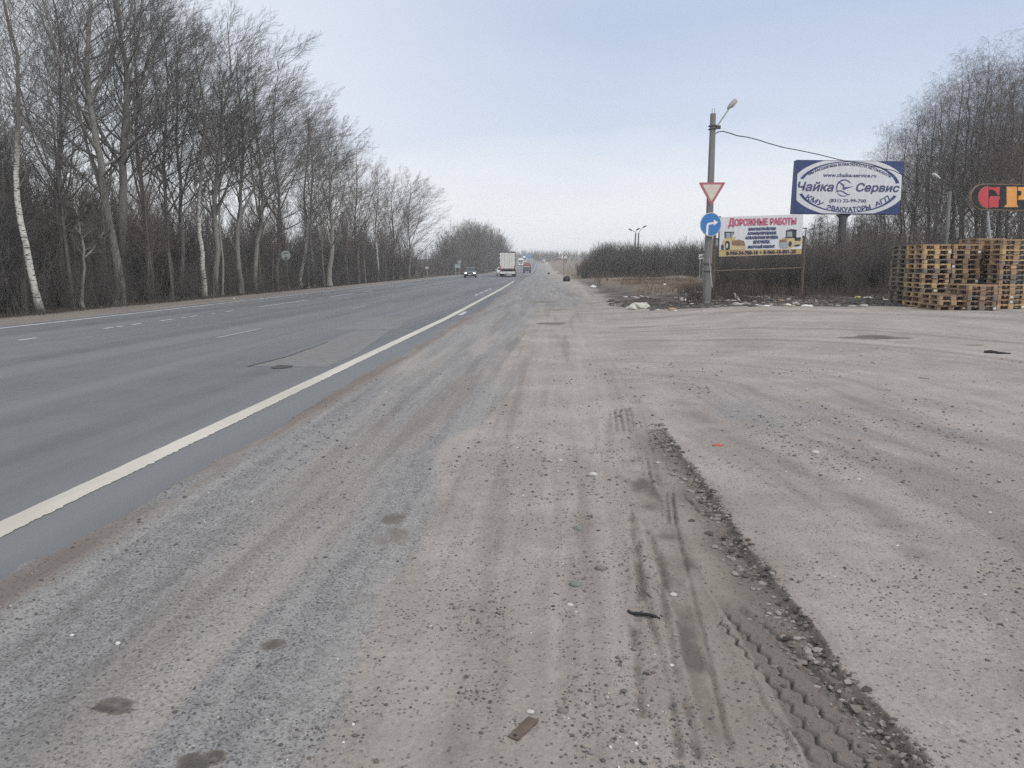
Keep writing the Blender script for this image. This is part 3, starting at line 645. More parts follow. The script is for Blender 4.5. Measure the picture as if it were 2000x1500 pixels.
# --- the roadside row on the left: every tree its own
def row_tree(px, Y, ytop, kind, label, r, seed, mats, wind=.55, path=None, base=.3, spread=1., dens=1., name=None, group='bare trees along the left verge'):
    p = gy(px, Y); H = max(3., hgt(px, ytop, Y)) * (.95 if Y > 46 else 1)
    me = tree_meshes(seed, H, r, kind, wind, path, base * (.74 if kind == 'aspen' else .9), spread * 1.12, dens, 2.6)
    return put_tree(name or ('birch_tree' if kind == 'birch' else 'bare_tree'), p, me, mats, label, group)
B_ = (bk_birch, tw_a); A_ = (bk_grey, tw_a); P_ = (bk_pale, tw_p); Rr_ = (bk_dark, tw_b); D_ = (bk_dark, tw_d)
LT = [  # px, Y, top y, kind, label, radius, seed, materials, kwargs
 (80, 27.4, -150, 'birch', 'leaning birch with white spotted trunk nearest the left edge of the photo', .125, 101, B_, dict(path=[(0, 0, 0), (.3, -.36, 0), (.55, -.62, .2), (1, -.7, .4)], base=.36, wind=.1)),
 (-40, 30, -160, 'birch', 'dark drooping birch cut by the left edge of the photo', .13, 102, D_, dict(base=.25, wind=.2)),
 (166, 31, 330, 'aspen', 'short thin pale-trunked tree between the spotted birch and the forked aspen', .07, 103, P_, dict(base=.5, spread=.6, dens=.5)),
 (228, 37, -190, 'aspen', 'tall forked aspen with limbs sweeping up to the left, third in the row', .24, 104, A_, dict(path=[(0, 0, 0), (.3, -.3, 0), (.6, -1.2, 0), (1, -.6, .3)], base=.34, spread=1.25, wind=-.1)),
 (250, 40, -170, 'aspen', 'tallest straight thick-trunked aspen beside the forked aspen', .27, 105, A_, dict(path=[(0, 0, 0), (.5, .1, 0), (1, .2, .3)], base=.42, spread=1.0)),
 (330, 43, 20, 'aspen', 'slim dark bare tree between the thickest aspen and the second white birch', .13, 106, D_, dict(base=.4, spread=.9)),
 (397, 42, 60, 'birch', 'birch with white peeling trunk left of the round sign', .14, 107, B_, dict(path=[(0, 0, 0), (.4, .15, 0), (1, .5, 0)], base=.30, wind=.5)),
 (412, 47, 10, 'aspen', 'dark-limbed aspen rising directly behind the second white birch', .20, 108, (bk_grey, tw_d), dict(base=.38, spread=1.1)),
 (122, 38, -60, 'aspen', 'dark crooked tree filling the gap between the spotted birch and forked aspen', .14, 131, D_, dict(base=.32, spread=1.2)),
 (292, 44, -30, 'aspen', 'grey bushy-crowned tree just right of the tallest thick-trunked aspen', .16, 132, A_, dict(base=.36, spread=1.2)),
 (362, 47, 30, 'aspen', 'dark fan-crowned tree just left of the second white birch', .15, 133, (bk_grey, tw_d), dict(base=.34, spread=1.15, wind=.7)),
 (432, 48, 150, 'aspen', 'thin pale stem just right of the second white birch', .075, 109, P_, dict(base=.5, spread=.7, dens=.6)),
 (470, 50, 75, 'aspen', 'grey aspen with knotted trunk, midway between second birch and round sign', .17, 110, A_, dict(base=.40, spread=1.0, wind=.7)),
 (503, 55, 110, 'aspen', 'bent pale-barked aspen nearest the round sign on its left', .17, 111, P_, dict(path=[(0, 0, 0), (.3, .5, 0), (1, .6, 0)], base=.42, wind=.8)),
 (545, 60, 135, 'aspen', 'dark-trunked aspen standing behind the round sign', .17, 112, D_, dict(base=.38, wind=.9, spread=1.1)),
 (590, 66, 215, 'birch', 'thin birch with white trunk just right of the round sign', .14, 113, B_, dict(base=.42, wind=.7, spread=.8)),
 (612, 72, 190, 'aspen', 'dense grey aspen between the thin birch and the pale forked tree', .16, 114, A_, dict(base=.38, wind=.9)),
 (645, 64, 245, 'aspen', 'pale forked tree with rounded fan crown right of the round sign', .20, 115, P_, dict(path=[(0, 0, 0), (.45, .35, 0), (1, .8, 0)], base=.36, spread=1.2, wind=.5)),
 (700, 82, 285, 'aspen', 'brownish many-limbed tree following the pale forked tree', .15, 116, Rr_, dict(base=.30, spread=1.1)),
 (738, 92, 318, 'birch', 'reddish drooping birch with the thinnest white stem', .10, 117, (bk_birch, tw_b), dict(base=.34, wind=.3, spread=1.2)),
 (770, 102, 345, 'aspen', 'bushy reddish tree, second from the right end of the tall row', .14, 118, Rr_, dict(base=.22, spread=1.2)),
 (800, 112, 345, 'aspen', 'wind-swept tree with crown leaning right at the end of the tall row', .15, 119, A_, dict(base=.2, spread=1.3, wind=1.1)),
]
for px, Y, yt, kind, lab, r, seed, mats, kw in LT: row_tree(px, Y, yt, kind, lab, r, seed, mats, **kw)

# --- wood behind: prototypes, then copies
PROTO = {}
def proto(key, *a, **k):
    if key not in PROTO: PROTO[key] = tree_meshes(*a, **k)
    return PROTO[key]
AS = [proto('a%d' % i, 200 + i, 14, .14, 'aspen', .5, None, .34, 1.0, .8) for i in range(3)]
BI = [proto('b%d' % i, 220 + i, 14, .11, 'birch', .3, None, .30, 1.15, .8) for i in range(3)]
RB = [proto('r%d' % i, 260 + i, 14, .12, 'birch' if i < 2 else 'aspen', .25, None, .16, 1.7 if i < 2 else 1.1, 1.15 if i < 2 else .9, 5.) for i in range(3)]
SA = [proto('s%d' % i, 240 + i, 6, .05, 'birch', .3, None, .12, 1.5, .55) for i in range(2)]
rng = np.random.default_rng(77)
cnt = 0
for i in range(62):                                                   # deeper in the left wood
    Y = float(np.exp(rng.uniform(math.log(28), math.log(125)))); u = -19.0 - abs(rng.normal(0, 8)); X = u + float(cv(Y))
    top = np.interp(Y, [30, 60, 90, 118], [14, 12.5, 12, 11.5]) * (rng.uniform(.40, .66) if Y < 52 else rng.uniform(.45, .76))
    pr = (AS + BI)[rng.integers(0, 6)]; z = float(H0(X, Y))
    put_tree('bare_tree', (X, Y, z), pr, [(bk_dark, tw_d), (bk_grey, tw_a), (bk_dark, tw_b)][rng.integers(0, 3)],
             'thin bare tree inside the left wood behind the roadside row', 'bare trees deep in the left wood', rng.uniform(0, 6.28), top / 14)
# far clump beyond the gap, around the bend
FC = [(868, 455, 140), (884, 462, 150), (900, 440, 190), (912, 434, 205), (925, 436, 225), (938, 438, 245), (951, 440, 262), (962, 446, 285), (972, 452, 300), (980, 462, 315), (986, 474, 330), (893, 446, 200), (931, 441, 250), (945, 444, 280), (957, 442, 300), (905, 438, 240), (918, 436, 265), (975, 458, 345)]
ORD = 'first second third fourth fifth sixth seventh eighth ninth tenth eleventh twelfth thirteenth fourteenth fifteenth sixteenth seventeenth eighteenth nineteenth twentieth'.split()
for i, (px, yt, Y) in enumerate(sorted(FC)):
    p = gy(px, Y); H = hgt(px, yt, Y); pr = (AS + BI)[i % 6]
    put_tree('bare_tree', p, pr, (bk_pale, tw_p) if px == 900 else (bk_dark, [tw_d, tw_a, tw_b][i % 3]),
             'hazy bare tree, %s from the left in the rounded far clump' % ORD[i] if px != 900 else 'pale-limbed tree standing out in the rounded far clump', 'bare trees of the far roadside clump', i * 1.3, H / 14)
# right-hand wood behind the pallets
RT = [(1722, 47, 268), (1748, 50, 262), (1778, 49, 225), (1800, 52, 205), (1822, 46, 190), (1846, 50, 160), (1872, 47, 138), (1893, 52, 128), (1915, 46, 150), (1935, 50, 175), (1958, 47, 150), (1980, 45, 120), (1998, 50, 95), (2030, 47, 90), (2070, 49, 70),
      (1765, 60, 250), (1810, 62, 215), (1858, 60, 170), (1900, 62, 160), (1948, 60, 180), (1990, 62, 130), (2040, 60, 120)]
for i, (px, Y, yt) in enumerate(sorted(RT)):
    p = gy(px, Y); H = hgt(px, yt + 6, Y); pr = RB[i % 3]
    put_tree('birch_tree' if i % 4 else 'bare_tree', p, pr, (bk_dark, [tw_a, tw_b, tw_a][i % 3]),
             'dark bare tree, %s from the left in the wood behind the pallets' % (ORD[i] if i < 20 else ['twenty-first', 'twenty-second'][i - 20]), 'dark trees behind the pallet stacks', i * 2.1, H / 14)
# thin saplings between the two advertising boards
for i, (px, Y, yt) in enumerate([(1582, 46, 428), (1598, 49, 436), (1612, 47, 424), (1627, 50, 432), (1660, 48, 430), (1674, 46, 422), (1688, 50, 428), (1704, 47, 420), (1545, 52, 446), (1520, 50, 470)]):
    p = gy(px, Y); H = hgt(px, yt, Y)
    put_tree('sapling', p, SA[i % 2], (bk_dark, tw_d), 'slender leafless sapling, %s from the left in the scrub below the blue billboard' % ORD[i], 'saplings in the right scrub', i * 1.7, H / 6, cat='sapling')

# --- scrub and underbrush: uncountable, so stuff
BU = [bush_arrays(300 + i, 2.6, 1.0, 1., .2, 8) for i in range(4)] + [bush_arrays(310 + i, 2.6, .55, 1., .1, 9) for i in range(3)]
def thicket(name, spots, m, seed):
    """spots: (X, Y, height, slim)"""
    rng = np.random.default_rng(seed); VV = []; QQ = []; n = 0
    for X, Y, h, slim in spots:
        V_, Q_ = BU[(4 + rng.integers(0, 3)) if slim else rng.integers(0, 4)]; a = rng.uniform(0, 6.28); s = h / 2.6; w = s * rng.uniform(.8, 1.25)
        x = V_[:, 0] * math.cos(a) - V_[:, 1] * math.sin(a); y = V_[:, 0] * math.sin(a) + V_[:, 1] * math.cos(a)
        VV.append(np.stack([X + x * w, Y + y * w, float(H0(X, Y)) + V_[:, 2] * s], -1)); QQ.append(Q_ + n); n += len(V_)
    return tag(link(name, np_mesh(name, np.concatenate(VV), np.concatenate(QQ)), None, m), kind='stuff')
rng = np.random.default_rng(5)
def belt(n, y0, y1, u0, u1, h0, h1, logy=True):
    o = []
    for _ in range(n):
        Y = float(np.exp(rng.uniform(math.log(y0), math.log(y1)))) if logy else rng.uniform(y0, y1)
        o.append((rng.uniform(u0, u1) + float(cv(Y)), Y, rng.uniform(h0, h1), rng.random() < .45))
    return o
thicket('underbrush', belt(150, 21, 125, -21, -17.9, 1.0, 2.6), tw_d, 1)
thicket('underbrush', belt(170, 24, 130, -28, -20, 3.2, 5.4), tw_d, 2)
thicket('underbrush', belt(190, 30, 140, -44, -25, 5.2, 8.4), tw_b, 3)
thicket('underbrush', belt(70, 110, 340, -26, -18.5, 1.5, 4.2), tw_b, 4)
thicket('underbrush', belt(60, 120, 340, -45, -24, 5, 8.5), tw_d, 6)
def px_belt(n, pa, pb, y0, y1, h0, h1, sl=.6, hf=None):
    o = []
    for _ in range(n):
        Y = rng.uniform(y0, y1); px = rng.uniform(pa, pb); p = gy(px, Y); h = rng.uniform(h0, h1) * (hf(px) if hf else 1); o.append((p.x, Y, h, rng.random() < sl))
    return o
thicket('scrub', px_belt(330, 1128, 1420, 108, 150, 4.2, 5.2, .5, lambda p: np.interp(p, [1128, 1150, 1172, 1290, 1330, 1420], [.40, .60, .98, .92, .97, .95])), tw_d, 7)
thicket('scrub', px_belt(60, 1420, 1900, 90, 130, 4, 6, .5), tw_d, 8)
thicket('scrub', px_belt(125, 1388, 1745, 33.5, 40, 1.1, 2.3, .7), tw_d, 9)
thicket('scrub', px_belt(90, 1400, 1790, 40, 50, 1.8, 3.2, .7), tw_b, 10)
thicket('scrub', px_belt(110, 1690, 2420, 38, 56, 1.6, 3.6, .5), tw_d, 11)
thicket('scrub', px_belt(100, 1640, 2500, 58, 74, 3.5, 6.5, .5), tw_a, 14)
fcs = []
for _ in range(150):
    px = rng.uniform(852, 990); Y = float(np.interp(px, [852, 900, 990], [135, 190, 335])) * rng.uniform(.95, 1.25); p = gy(px, Y)
    yt = np.interp(px, [852, 862, 880, 893, 905, 920, 940, 955, 975, 985, 992], [478, 462, 456, 446, 438, 436, 440, 442, 452, 468, 500]); fcs.append((p.x, Y, max(2., hgt(px, yt, Y)) * rng.uniform(.55, .98), rng.random() < .3))
thicket('far_brush', fcs, tw_a, 15)
thicket('scrub', px_belt(40, 1150, 1330, 55, 100, .5, 1.0, .4), tw_b, 12)
# low far woodland on the rise ahead
far = []
for _ in range(330):
    Y = rng.uniform(480, 1000); px = rng.uniform(1042, 1240); p = gy(px, Y); far.append((p.x, Y, rng.uniform(4, 8), False))
for _ in range(120):
    Y = rng.uniform(700, 1100); px = rng.uniform(985, 1045); p = gy(px, Y); far.append((p.x, Y, rng.uniform(5, 9), False))
thicket('far_woodland', far, tw_d, 13)

# --- dry grass and dead stalks
def blades(name, P, h, m, seed, w=.006, lean=.35):
    rng = np.random.default_rng(seed); n = len(P); a = rng.uniform(0, 6.28, n); hh = h * rng.uniform(.5, 1.3, n)
    side = np.stack([np.cos(a), np.sin(a), 0 * a], -1) * (w * rng.uniform(.6, 1.4, n))[:, None]; ln = rng.normal(0, lean, (n, 2)) * hh[:, None]
    tip = P + np.stack([ln[:, 0], ln[:, 1], hh], -1); mid = P + np.stack([ln[:, 0] * .3, ln[:, 1] * .3, hh * .55], -1); bk_ = np.stack([-side[:, 1], side[:, 0], side[:, 2]], -1) * .8
    V_ = np.stack([P - side, P + side, P + bk_, mid - side * .7, mid + side * .7, mid + bk_ * .7, tip], 1); b = (np.arange(n) * 7)[:, None, None]
    F3 = np.array([(0, 1, 4), (0, 4, 3), (1, 2, 5), (1, 5, 4), (2, 0, 3), (2, 3, 5), (3, 4, 6), (4, 5, 6), (5, 3, 6)])
    return tag(link(name, np_mesh(name, V_.reshape(-1, 3), (F3[None] + b).reshape(-1, 3), False), None, m), kind='stuff')
g1 = material('dry_grass', (.185, .145, .112), .9, .25, 2); g2 = material('dead_stalks', (.085, .072, .058), .9, .25, 2); g3 = material('reddish_grass', (.235, .165, .115), .9, .25, 2)
def gpos(n, x0, x1, y0, y1, seed, ok=None):
    rng = np.random.default_rng(seed); X = rng.uniform(x0, x1, n); Y = rng.uniform(y0, y1, n)
    if ok is not None: k = ok(X, Y); X, Y = X[k], Y[k]
    return np.stack([X, Y, HG(X, Y)[0] - .01], -1)
blades('dry_grass', gpos(16000, 3, 24, 38, 85, 1, lambda X, Y: (fbm(X * .5, Y * .3, 95, 3) > .46) & (X > 2.6 + .035 * Y)), .22, g1, 11, .012)
blades('dry_grass', gpos(7000, 5, 20, 36, 75, 2, lambda X, Y: (fbm(X * .35 + 4, Y * .25, 96, 3) > .54) & (X > 2.8 + .04 * Y)), .35, g3, 12, .012)
blades('dead_stalks', gpos(2600, 5.2, 14.5, 28.5, 36, 3), .55, g2, 13, .006, .2)
blades('dead_stalks', gpos(700, 4.6, 7.2, 27.5, 31, 4), .7, g2, 14, .006, .2)
Pl = []
rg = np.random.default_rng(8)
Yv = np.exp(rg.uniform(math.log(20), math.log(120), 9000)); Xv = cv(Yv) - rg.uniform(16.9, 19.5, 9000)
blades('dry_grass', np.stack([Xv, Yv, HG(Xv, Yv)[0] - .01], -1), .16, g2, 15, .010)
# ------------------------------------------------------------------ materials for things
M = {}
M['concrete'] = material('concrete', (.205, .20, .195), .9, .14, 7, .3, stretch=(1, 1, .2))
M['steel'] = material('galvanised_steel', (.40, .41, .41), .6, .1, 6)
M['dark_steel'] = material('dark_steel', (.085, .085, .09), .7, .2, 6)
M['rust'] = material('rusty_steel', (.13, .10, .08), .85, .3, 9)
M['white'] = material('white_paint', (.74, .74, .72), .55, .05, 4)
M['dirty_white'] = material('dirty_white', (.60, .59, .55), .75, .14, 5)
M['cream'] = material('faded_cream', (.62, .585, .47), .6, .06, 6)
M['sign_red'] = material('faded_red', (.42, .135, .18), .6, .12, 8)
M['sign_blue'] = material('sign_blue', (.045, .19, .46), .5, .05, 4)
M['navy'] = material('print_navy', (.046, .068, .175), .55, .2, 3, stretch=(2, 2, .35))
M['print_white'] = material('print_white', (.70, .71, .72), .55, .10, 3, stretch=(3, 3, .35))
M['ink'] = material('print_ink', (.085, .105, .20), .6, .1, 6)
M['pink'] = material('print_red', (.55, .15, .23), .6, .08, 6)
M['dark_ink'] = material('print_dark', (.07, .06, .10), .6, .1, 6)
M['yellow'] = material('print_yellow', (.50, .385, .17), .6, .12, 3)
M['machine'] = material('print_machine_yellow', (.60, .49, .27), .6, .1, 5)
M['brownp'] = material('print_brown', (.27, .185, .12), .6, .2, 5)
M['greyp'] = material('print_grey', (.35, .40, .41), .6, .2, 5)
M['darkp'] = material('print_black', (.055, .06, .07), .6, .2, 5)
M['green_grey'] = material('grey_green_back', (.60, .66, .63), .6, .08, 4)
M['black'] = material('black_plastic', (.025, .025, .027), .6, .2, 5)
M['rubber'] = material('rubber', (.03, .03, .032), .85, .2, 12)
M['glass'] = material('dark_glass', (.03, .035, .042), .12, .1, 2, spec=.6)
M['lamp_glass'] = material('lamp_glass', (.55, .56, .56), .3, .05, 3)
def lit(name, c, e): return material(name, c, .4, 0, 3, emit=e)
M['headlight'] = lit('headlight', (1, .97, .9), 1.5); M['taillight'] = material('red_lens', (.45, .03, .03), .3, .05, 3)

def ground_of(px, Y): return gy(px, Y)
# ------------------------------------------------------------------ lettering
def text_raw(body, bold=0., shear=0., spacing=1.):
    cu = bpy.data.curves.new('lettering', 'FONT'); cu.body = body; cu.offset = bold; cu.shear = shear; cu.space_character = spacing; cu.resolution_u = 3; cu.fill_mode = 'FRONT' if hasattr(cu, 'fill_mode') else cu.fill_mode
    o = bpy.data.objects.new('lettering', cu); C.objects.link(o); bpy.context.view_layer.update()
    me = bpy.data.meshes.new_from_object(o.evaluated_get(bpy.context.evaluated_depsgraph_get()))
    V_ = np.array([v.co[:2] for v in me.vertices]); F_ = [tuple(p.vertices) for p in me.polygons if p.normal.z > 0] or [tuple(p.vertices) for p in me.polygons]
    bpy.data.objects.remove(o); bpy.data.curves.remove(cu); bpy.data.meshes.remove(me); return V_, F_
def unitize(V_):
    lo, hi = V_.min(0), V_.max(0); return (V_ - lo) / (hi - lo)
class Plane:
    """a flat board standing at distance Y down the road; zoomed-photo coordinates -> the board"""
    def __init__(s, Y, org, zx, zy, k): s.Y, s.o, s.zx, s.zy, s.k = Y, org, zx, zy, k
    def p(s, x, y, off=0.): q = at(s.zx + x * s.k, s.zy + y * s.k, s.Y) - s.o; return (q.x, q.y - off, q.z)
    def poly(s, name, pts, m, off, parent, thick=.003):
        b = MB(); f = [s.p(x, y, off) for x, y in pts]; k = [(a, c + thick, d) for a, c, d in f]; n = len(f)
        area = sum(f[i][0] * f[(i + 1) % n][2] - f[(i + 1) % n][0] * f[i][2] for i in range(n))
        if area < 0: f.reverse(); k.reverse()
        b.add(f + k, [tuple(range(n)), tuple(range(2 * n - 1, n - 1, -1))] + [(i, i + n, (i + 1) % n + n, (i + 1) % n) for i in range(n)])
        return b.build(name, m, parent) if name else b
    def polys(s, name, lst, m, off, parent):
        B = MB()
        for pts in lst: q = s.poly(None, pts, None, off, None); B.add(q.v, q.f)
        return B.build(name, m, parent)
    def ribbon(s, name, pts, w, m, off, parent):
        P = np.array(pts, float); w = np.interp(np.linspace(0, 1, len(P)), np.linspace(0, 1, len(w)), w) if hasattr(w, '__len__') else np.full(len(P), w)
        T = np.gradient(P, axis=0); Nn = np.stack([-T[:, 1], T[:, 0]], -1); Nn /= np.linalg.norm(Nn, axis=1, keepdims=True)
        A, B_2 = P + Nn * w[:, None] / 2, P - Nn * w[:, None] / 2
        return s.poly(name, [tuple(q) for q in A] + [tuple(q) for q in B_2[::-1]], m, off, parent)
    def text(s, name, body, quad, m, off, parent, bold=0., shear=0., fn=None, spacing=1.):
        V_, F_ = text_raw(body, 0, shear, spacing); U_ = unitize(V_)
        if fn: P = [fn(u, v) for u, v in U_]
        else:
            q = np.array(quad, float); u, v = U_[:, :1], U_[:, 1:]
            P = (q[3] * (1 - u) + q[2] * u) * (1 - v) + (q[0] * (1 - u) + q[1] * u) * v
        # bold print: the same glyph laid a few times, each a hair proud of the last
        vv = []; ff = []; sh = [(0, 0)] + ([(bold * math.cos(a), bold * math.sin(a)) for a in np.linspace(0, 2 * math.pi, 8, endpoint=False)] if bold else [])
        for k, (dx, dy) in enumerate(sh):
            ff += [tuple(i + len(vv) for i in f) for f in F_]; vv += [s.p(x + dx, y + dy, off + k * .0007) for x, y in P]
        me = bpy.data.meshes.new(name); me.from_pydata(vv, [], ff)
        return link(name, me, parent, m)
def box_between(b, a, c, w, d):
    """square bar from a to c"""
    b.tube([a, c], w, 4)

# ------------------------------------------------------------------ concrete lamp pole with its signs
PY = 28.0; p0 = gy(1381, PY); pole = thing('street_lamp', p0, 'tall grey concrete lamp pole carrying the give-way sign and blue arrow sign', 'street lamp')
zt = at(1391, 222, PY).z - p0.z
b = MB(); n = 8
def octa(hw, z): return [(hw * (1 if k in (0, 1, 6, 7) else -1) * (1 if k in (0, 7, 3, 4) else .55), hw * (1 if k in (0, 1, 2, 3) else -1) * (1 if k in (1, 2, 5, 6) else .55), z) for k in (0, 1, 2, 3, 4, 5, 6, 7)]
b.loft([octa(.138 * (1 - t) + .086 * t, -.4 + (zt + .4) * t) for t in np.linspace(0, 1, 9)]); b.build('pole', M['concrete'], pole)
b = MB()
for dx in (-.035, .045): b.tube([(dx, 0, zt - .05), (dx, 0, zt + .17)], .008, 6)
b.build('rebar', M['rust'], pole)
b = MB(); zb = at(1391, 249, PY).z - p0.z
for dz in (-.05, .05): b.box(-.125, .125, -.13, .13, zb + dz - .02, zb + dz + .02, .01)
b.box(.10, .26, -.05, .05, zb - .05, zb + .06, .01); b.build('clamp', M['dark_steel'], pole)
a0 = at(1399, 250, PY) - p0; a1 = at(1424, 212, PY) - p0
arm = MB().tube([a0, a0.lerp(a1, .3) + Vector((-.01, 0, .0)), a1], .028, 8).build('arm', M['steel'], pole)
h0 = at(1421, 213, PY) - p0; h1 = at(1438, 194, PY) - p0; d = (h1 - h0); L = d.length
hb = MB(); ax = d.normalized(); sdv = Vector((0, 1, 0)); upv = ax.cross(sdv)
if upv.z < 0: upv = -upv
secs = []
for t, w, h in ((0, .035, .035), (.12, .07, .05), (.3, .12, .075), (.7, .13, .085), (.93, .11, .07), (1, .06, .03)):
    c = h0 + d * t; secs.append([c + sdv * w * math.cos(q) + upv * h * math.sin(q) for q in np.linspace(0, 2 * math.pi, 10, endpoint=False)])
hd = hb.loft(secs).build('lamp_head', M['steel'], pole, smooth=True)
gb = MB(); secs = []
for t, w, h in ((.35, .09, .02), (.6, .11, .03), (.9, .09, .02)):
    c = h0 + d * t - upv * .075; secs.append([c + sdv * w * math.cos(q) + upv * h * math.sin(q) for q in np.linspace(0, 2 * math.pi, 8, endpoint=False)])
gb.loft(secs).build('diffuser', M['lamp_glass'], hd)
for py in (515, 529): zz = at(1381, py, PY).z - p0.z; MB().box(-.17, .17, -.17, .17, zz - .012, zz + .012).build('strap', M['dark_steel'], pole)
b = MB(); b.tube([at(1385, 505, PY - .25) - p0, at(1388, 530, PY - .3) - p0, at(1391, 562, PY - .45) - p0], .014, 6); b.build('loose_cable', M['greyp'], pole)

def rounded(pts, r, n=5):
    out_ = []; k = len(pts)
    for i in range(k):
        a, p, c = (np.array(pts[j % k], float) for j in (i - 1, i, i + 1)); da = (a - p) / np.hypot(*(a - p)); dc = (c - p) / np.hypot(*(c - p))
        for t in np.linspace(0, 1, n): out_.append(tuple((p + da * r) * (1 - t) ** 2 + 2 * p * t * (1 - t) + (p + dc * r) * t ** 2))
    return out_
def giveway(name, c, size, label, post=None, inner=None, rz=0., group=None):
    o = thing(name, c, label, 'road sign', group, rz); s = size / 2; h = size * .866
    tri = rounded([(-s, h * .5), (0, -h * .5), (s, h * .5)], size * .07); b = MB().prism(tri, -.006, .006).build('plate', M['sign_red'], o)
    k = .71; tri2 = [(x * k, z * k + h * .055) for x, z in tri]; MB().prism(tri2, -.010, -.006).build('face', inner or M['cream'], b)
    if post: MB().tube([(0, .04, -post), (0, .04, h * .4)], .03, 8).build('post', M['steel'], o)
    return o
c = at(1390, 379.5, PY - .26); sgn = giveway('give_way_sign', c, .9, 'faded red and cream triangular give-way sign on the concrete lamp pole')
for z in (.2, -.05): MB().box(-.13, .13, .006, .10, z - .015, z + .015).build('bracket', M['dark_steel'], sgn)
def disc(r, y0, y1, n=40, cx=0, cz=0): return MB().prism([(cx + r * math.cos(q), cz + r * math.sin(q)) for q in np.linspace(0, 2 * math.pi, n, endpoint=False)], y0, y1)
c = at(1388, 438.3, PY - .30); o = thing('direction_sign', c, 'round blue sign with white right-turn arrow on the concrete lamp pole', 'road sign', rz=R_(17))
R0 = .395; pl = disc(R0, -.008, .008).build('plate', M['dirty_white'], o); disc(R0 - .022, -.012, -.008).build('face', M['sign_blue'], pl)
q = lambda x, y: ((x - 327) / 132 * R0, (262 - y) / 157 * R0)
outer = [q(272, 395), q(272, 285), q(280, 255), q(300, 240), q(360, 232), q(360, 198), q(415, 232), q(362, 276), q(362, 258), q(315, 263), q(302, 272), q(298, 290), q(298, 412)]
if sum(outer[i][0] * outer[(i + 1) % 13][1] - outer[(i + 1) % 13][0] * outer[i][1] for i in range(13)) < 0: outer.reverse()
MB().prism(outer, -.016, -.012).build('arrow', M['white'], pl)
b = MB(); b.box(-.16, .16, .008, .12, -.02, .02); b.build('bracket', M['dark_steel'], o)

# second lamp behind the pallets, and the cable between them
LY = 40.0; p1 = gy(1841, LY); o = thing('street_lamp', p1, 'low grey concrete lamp pole standing behind the pallet stacks', 'street lamp'); z1 = at(1848, 374, LY).z - p1.z
MB().loft([octa(.095 * (1 - t) + .07 * t, -.4 + (z1 + .4) * t) for t in np.linspace(0, 1, 5)]).build('pole', M['concrete'], o)
b = MB().tube([Vector((.02, 0, z1 - .3)), Vector((.06, 0, z1 + .25)), at(1848, 355, LY) - p1, at(1834, 348, LY) - p1], .026, 7).build('arm', M['dark_steel'], o)
h0 = at(1836, 349, LY) - p1; h1 = at(1821, 339, LY) - p1; d = h1 - h0; sdv = Vector((0, 1, 0)); upv = d.normalized().cross(sdv); upv = -upv if upv.z < 0 else upv
secs = [[h0 + d * t + sdv * w * math.cos(qq) + upv * hh * math.sin(qq) for qq in np.linspace(0, 2 * math.pi, 10, endpoint=False)] for t, w, hh in ((0, .04, .03), (.2, .1, .06), (.6, .13, .08), (.95, .1, .06), (1, .05, .03))]
hd = MB().loft(secs).build('lamp_head', M['dirty_white'], o, smooth=True)
cp = [(1395, 262), (1403, 257.5), (1412, 256.5), (1425, 260), (1440, 265), (1460, 268), (1480, 273), (1500, 279.5), (1530, 288), (1560, 293.5), (1600, 302), (1640, 312), (1690, 322), (1745, 333), (1765, 343), (1795, 361), (1820, 372), (1847, 381)]
b = MB().tube([at(x, y, PY + (LY - PY) * (x - 1395) / 452) - p0 for x, y in cp], .017, 6)
tag(b.build('overhead_cable', M['black'], None, p0), 'thin black cable drooping from the tall lamp pole past the blue billboard', 'cable')

# ------------------------------------------------------------------ road-works board
BY = 30.0; org = gy(1485, BY); o = thing('advertising_board', org, 'white road-works advertising board with red heading on rusty posts', 'advertising board')
Z4 = Plane(BY, org, 1340, 400, .14667)
bq = [(455, 165), (1560, 125), (1535, 655), (440, 690)]
bk = MB(); f = [Z4.p(x, y, .0) for x, y in bq]; k = [(a, y + .05, z) for a, y, z in f]; bk.add(f + k, [(3, 2, 1, 0), (4, 5, 6, 7), (0, 1, 5, 4), (1, 2, 6, 5), (2, 3, 7, 6), (3, 0, 4, 7)])
panel = bk.build('panel', M['print_white'], o)
Z4.poly('phone_strip', [(447, 603), (1538, 588), (1535, 652), (442, 687)], M['yellow'], .004, panel)
Z4.text('heading', 'ОРОЖНЫЕ РАБОТЫ', [(648, 190), (1465, 172), (1462, 258), (648, 279)], M['pink'], .009, panel, bold=6)
Z4.text('heading_initial', 'Д', [(572, 184), (640, 181), (636, 296), (565, 304)], M['pink'], .010, panel, bold=6)
for body, x0, x1, y0, y1 in (('БЛАГОУСТРОЙСТВО', 833, 1197, 296, 340), ('АСФАЛЬТИРОВАНИЕ', 820, 1200, 359, 399), ('АСФАЛЬТНАЯ КРОШКА', 790, 1224, 416, 457), ('БРУСЧАТКА', 897, 1113, 474, 516), ('ЯМОЧНЫЙ РЕМОНТ', 825, 1180, 533, 577)):
    Z4.text('service_line', body, [(x0, y0 + 4), (x1, y0 - 6), (x1, y1 - 6), (x0, y1 + 2)], M['ink'], .009, panel, bold=4)
Z4.text('phone_number', '8-950-34-788-18', [(537, 624), (955, 612), (955, 658), (537, 671)], M['dark_ink'], .009, panel, bold=3.5)
Z4.text('phone_number', '8-960-18-881-20', [(1032, 610), (1460, 597), (1460, 643), (1032, 655)], M['dark_ink'], .009, panel, bold=3.5)
Z4.poly('diamond', [(978, 636), (994, 618), (1010, 634), (994, 652)], M['dark_ink'], .009, panel)
ld = Z4.poly('loader_picture', [(482, 600), (478, 540), (490, 480), (520, 440), (600, 440), (660, 470), (690, 465), (620, 520), (600, 590), (560, 600)], M['machine'], .009, panel)
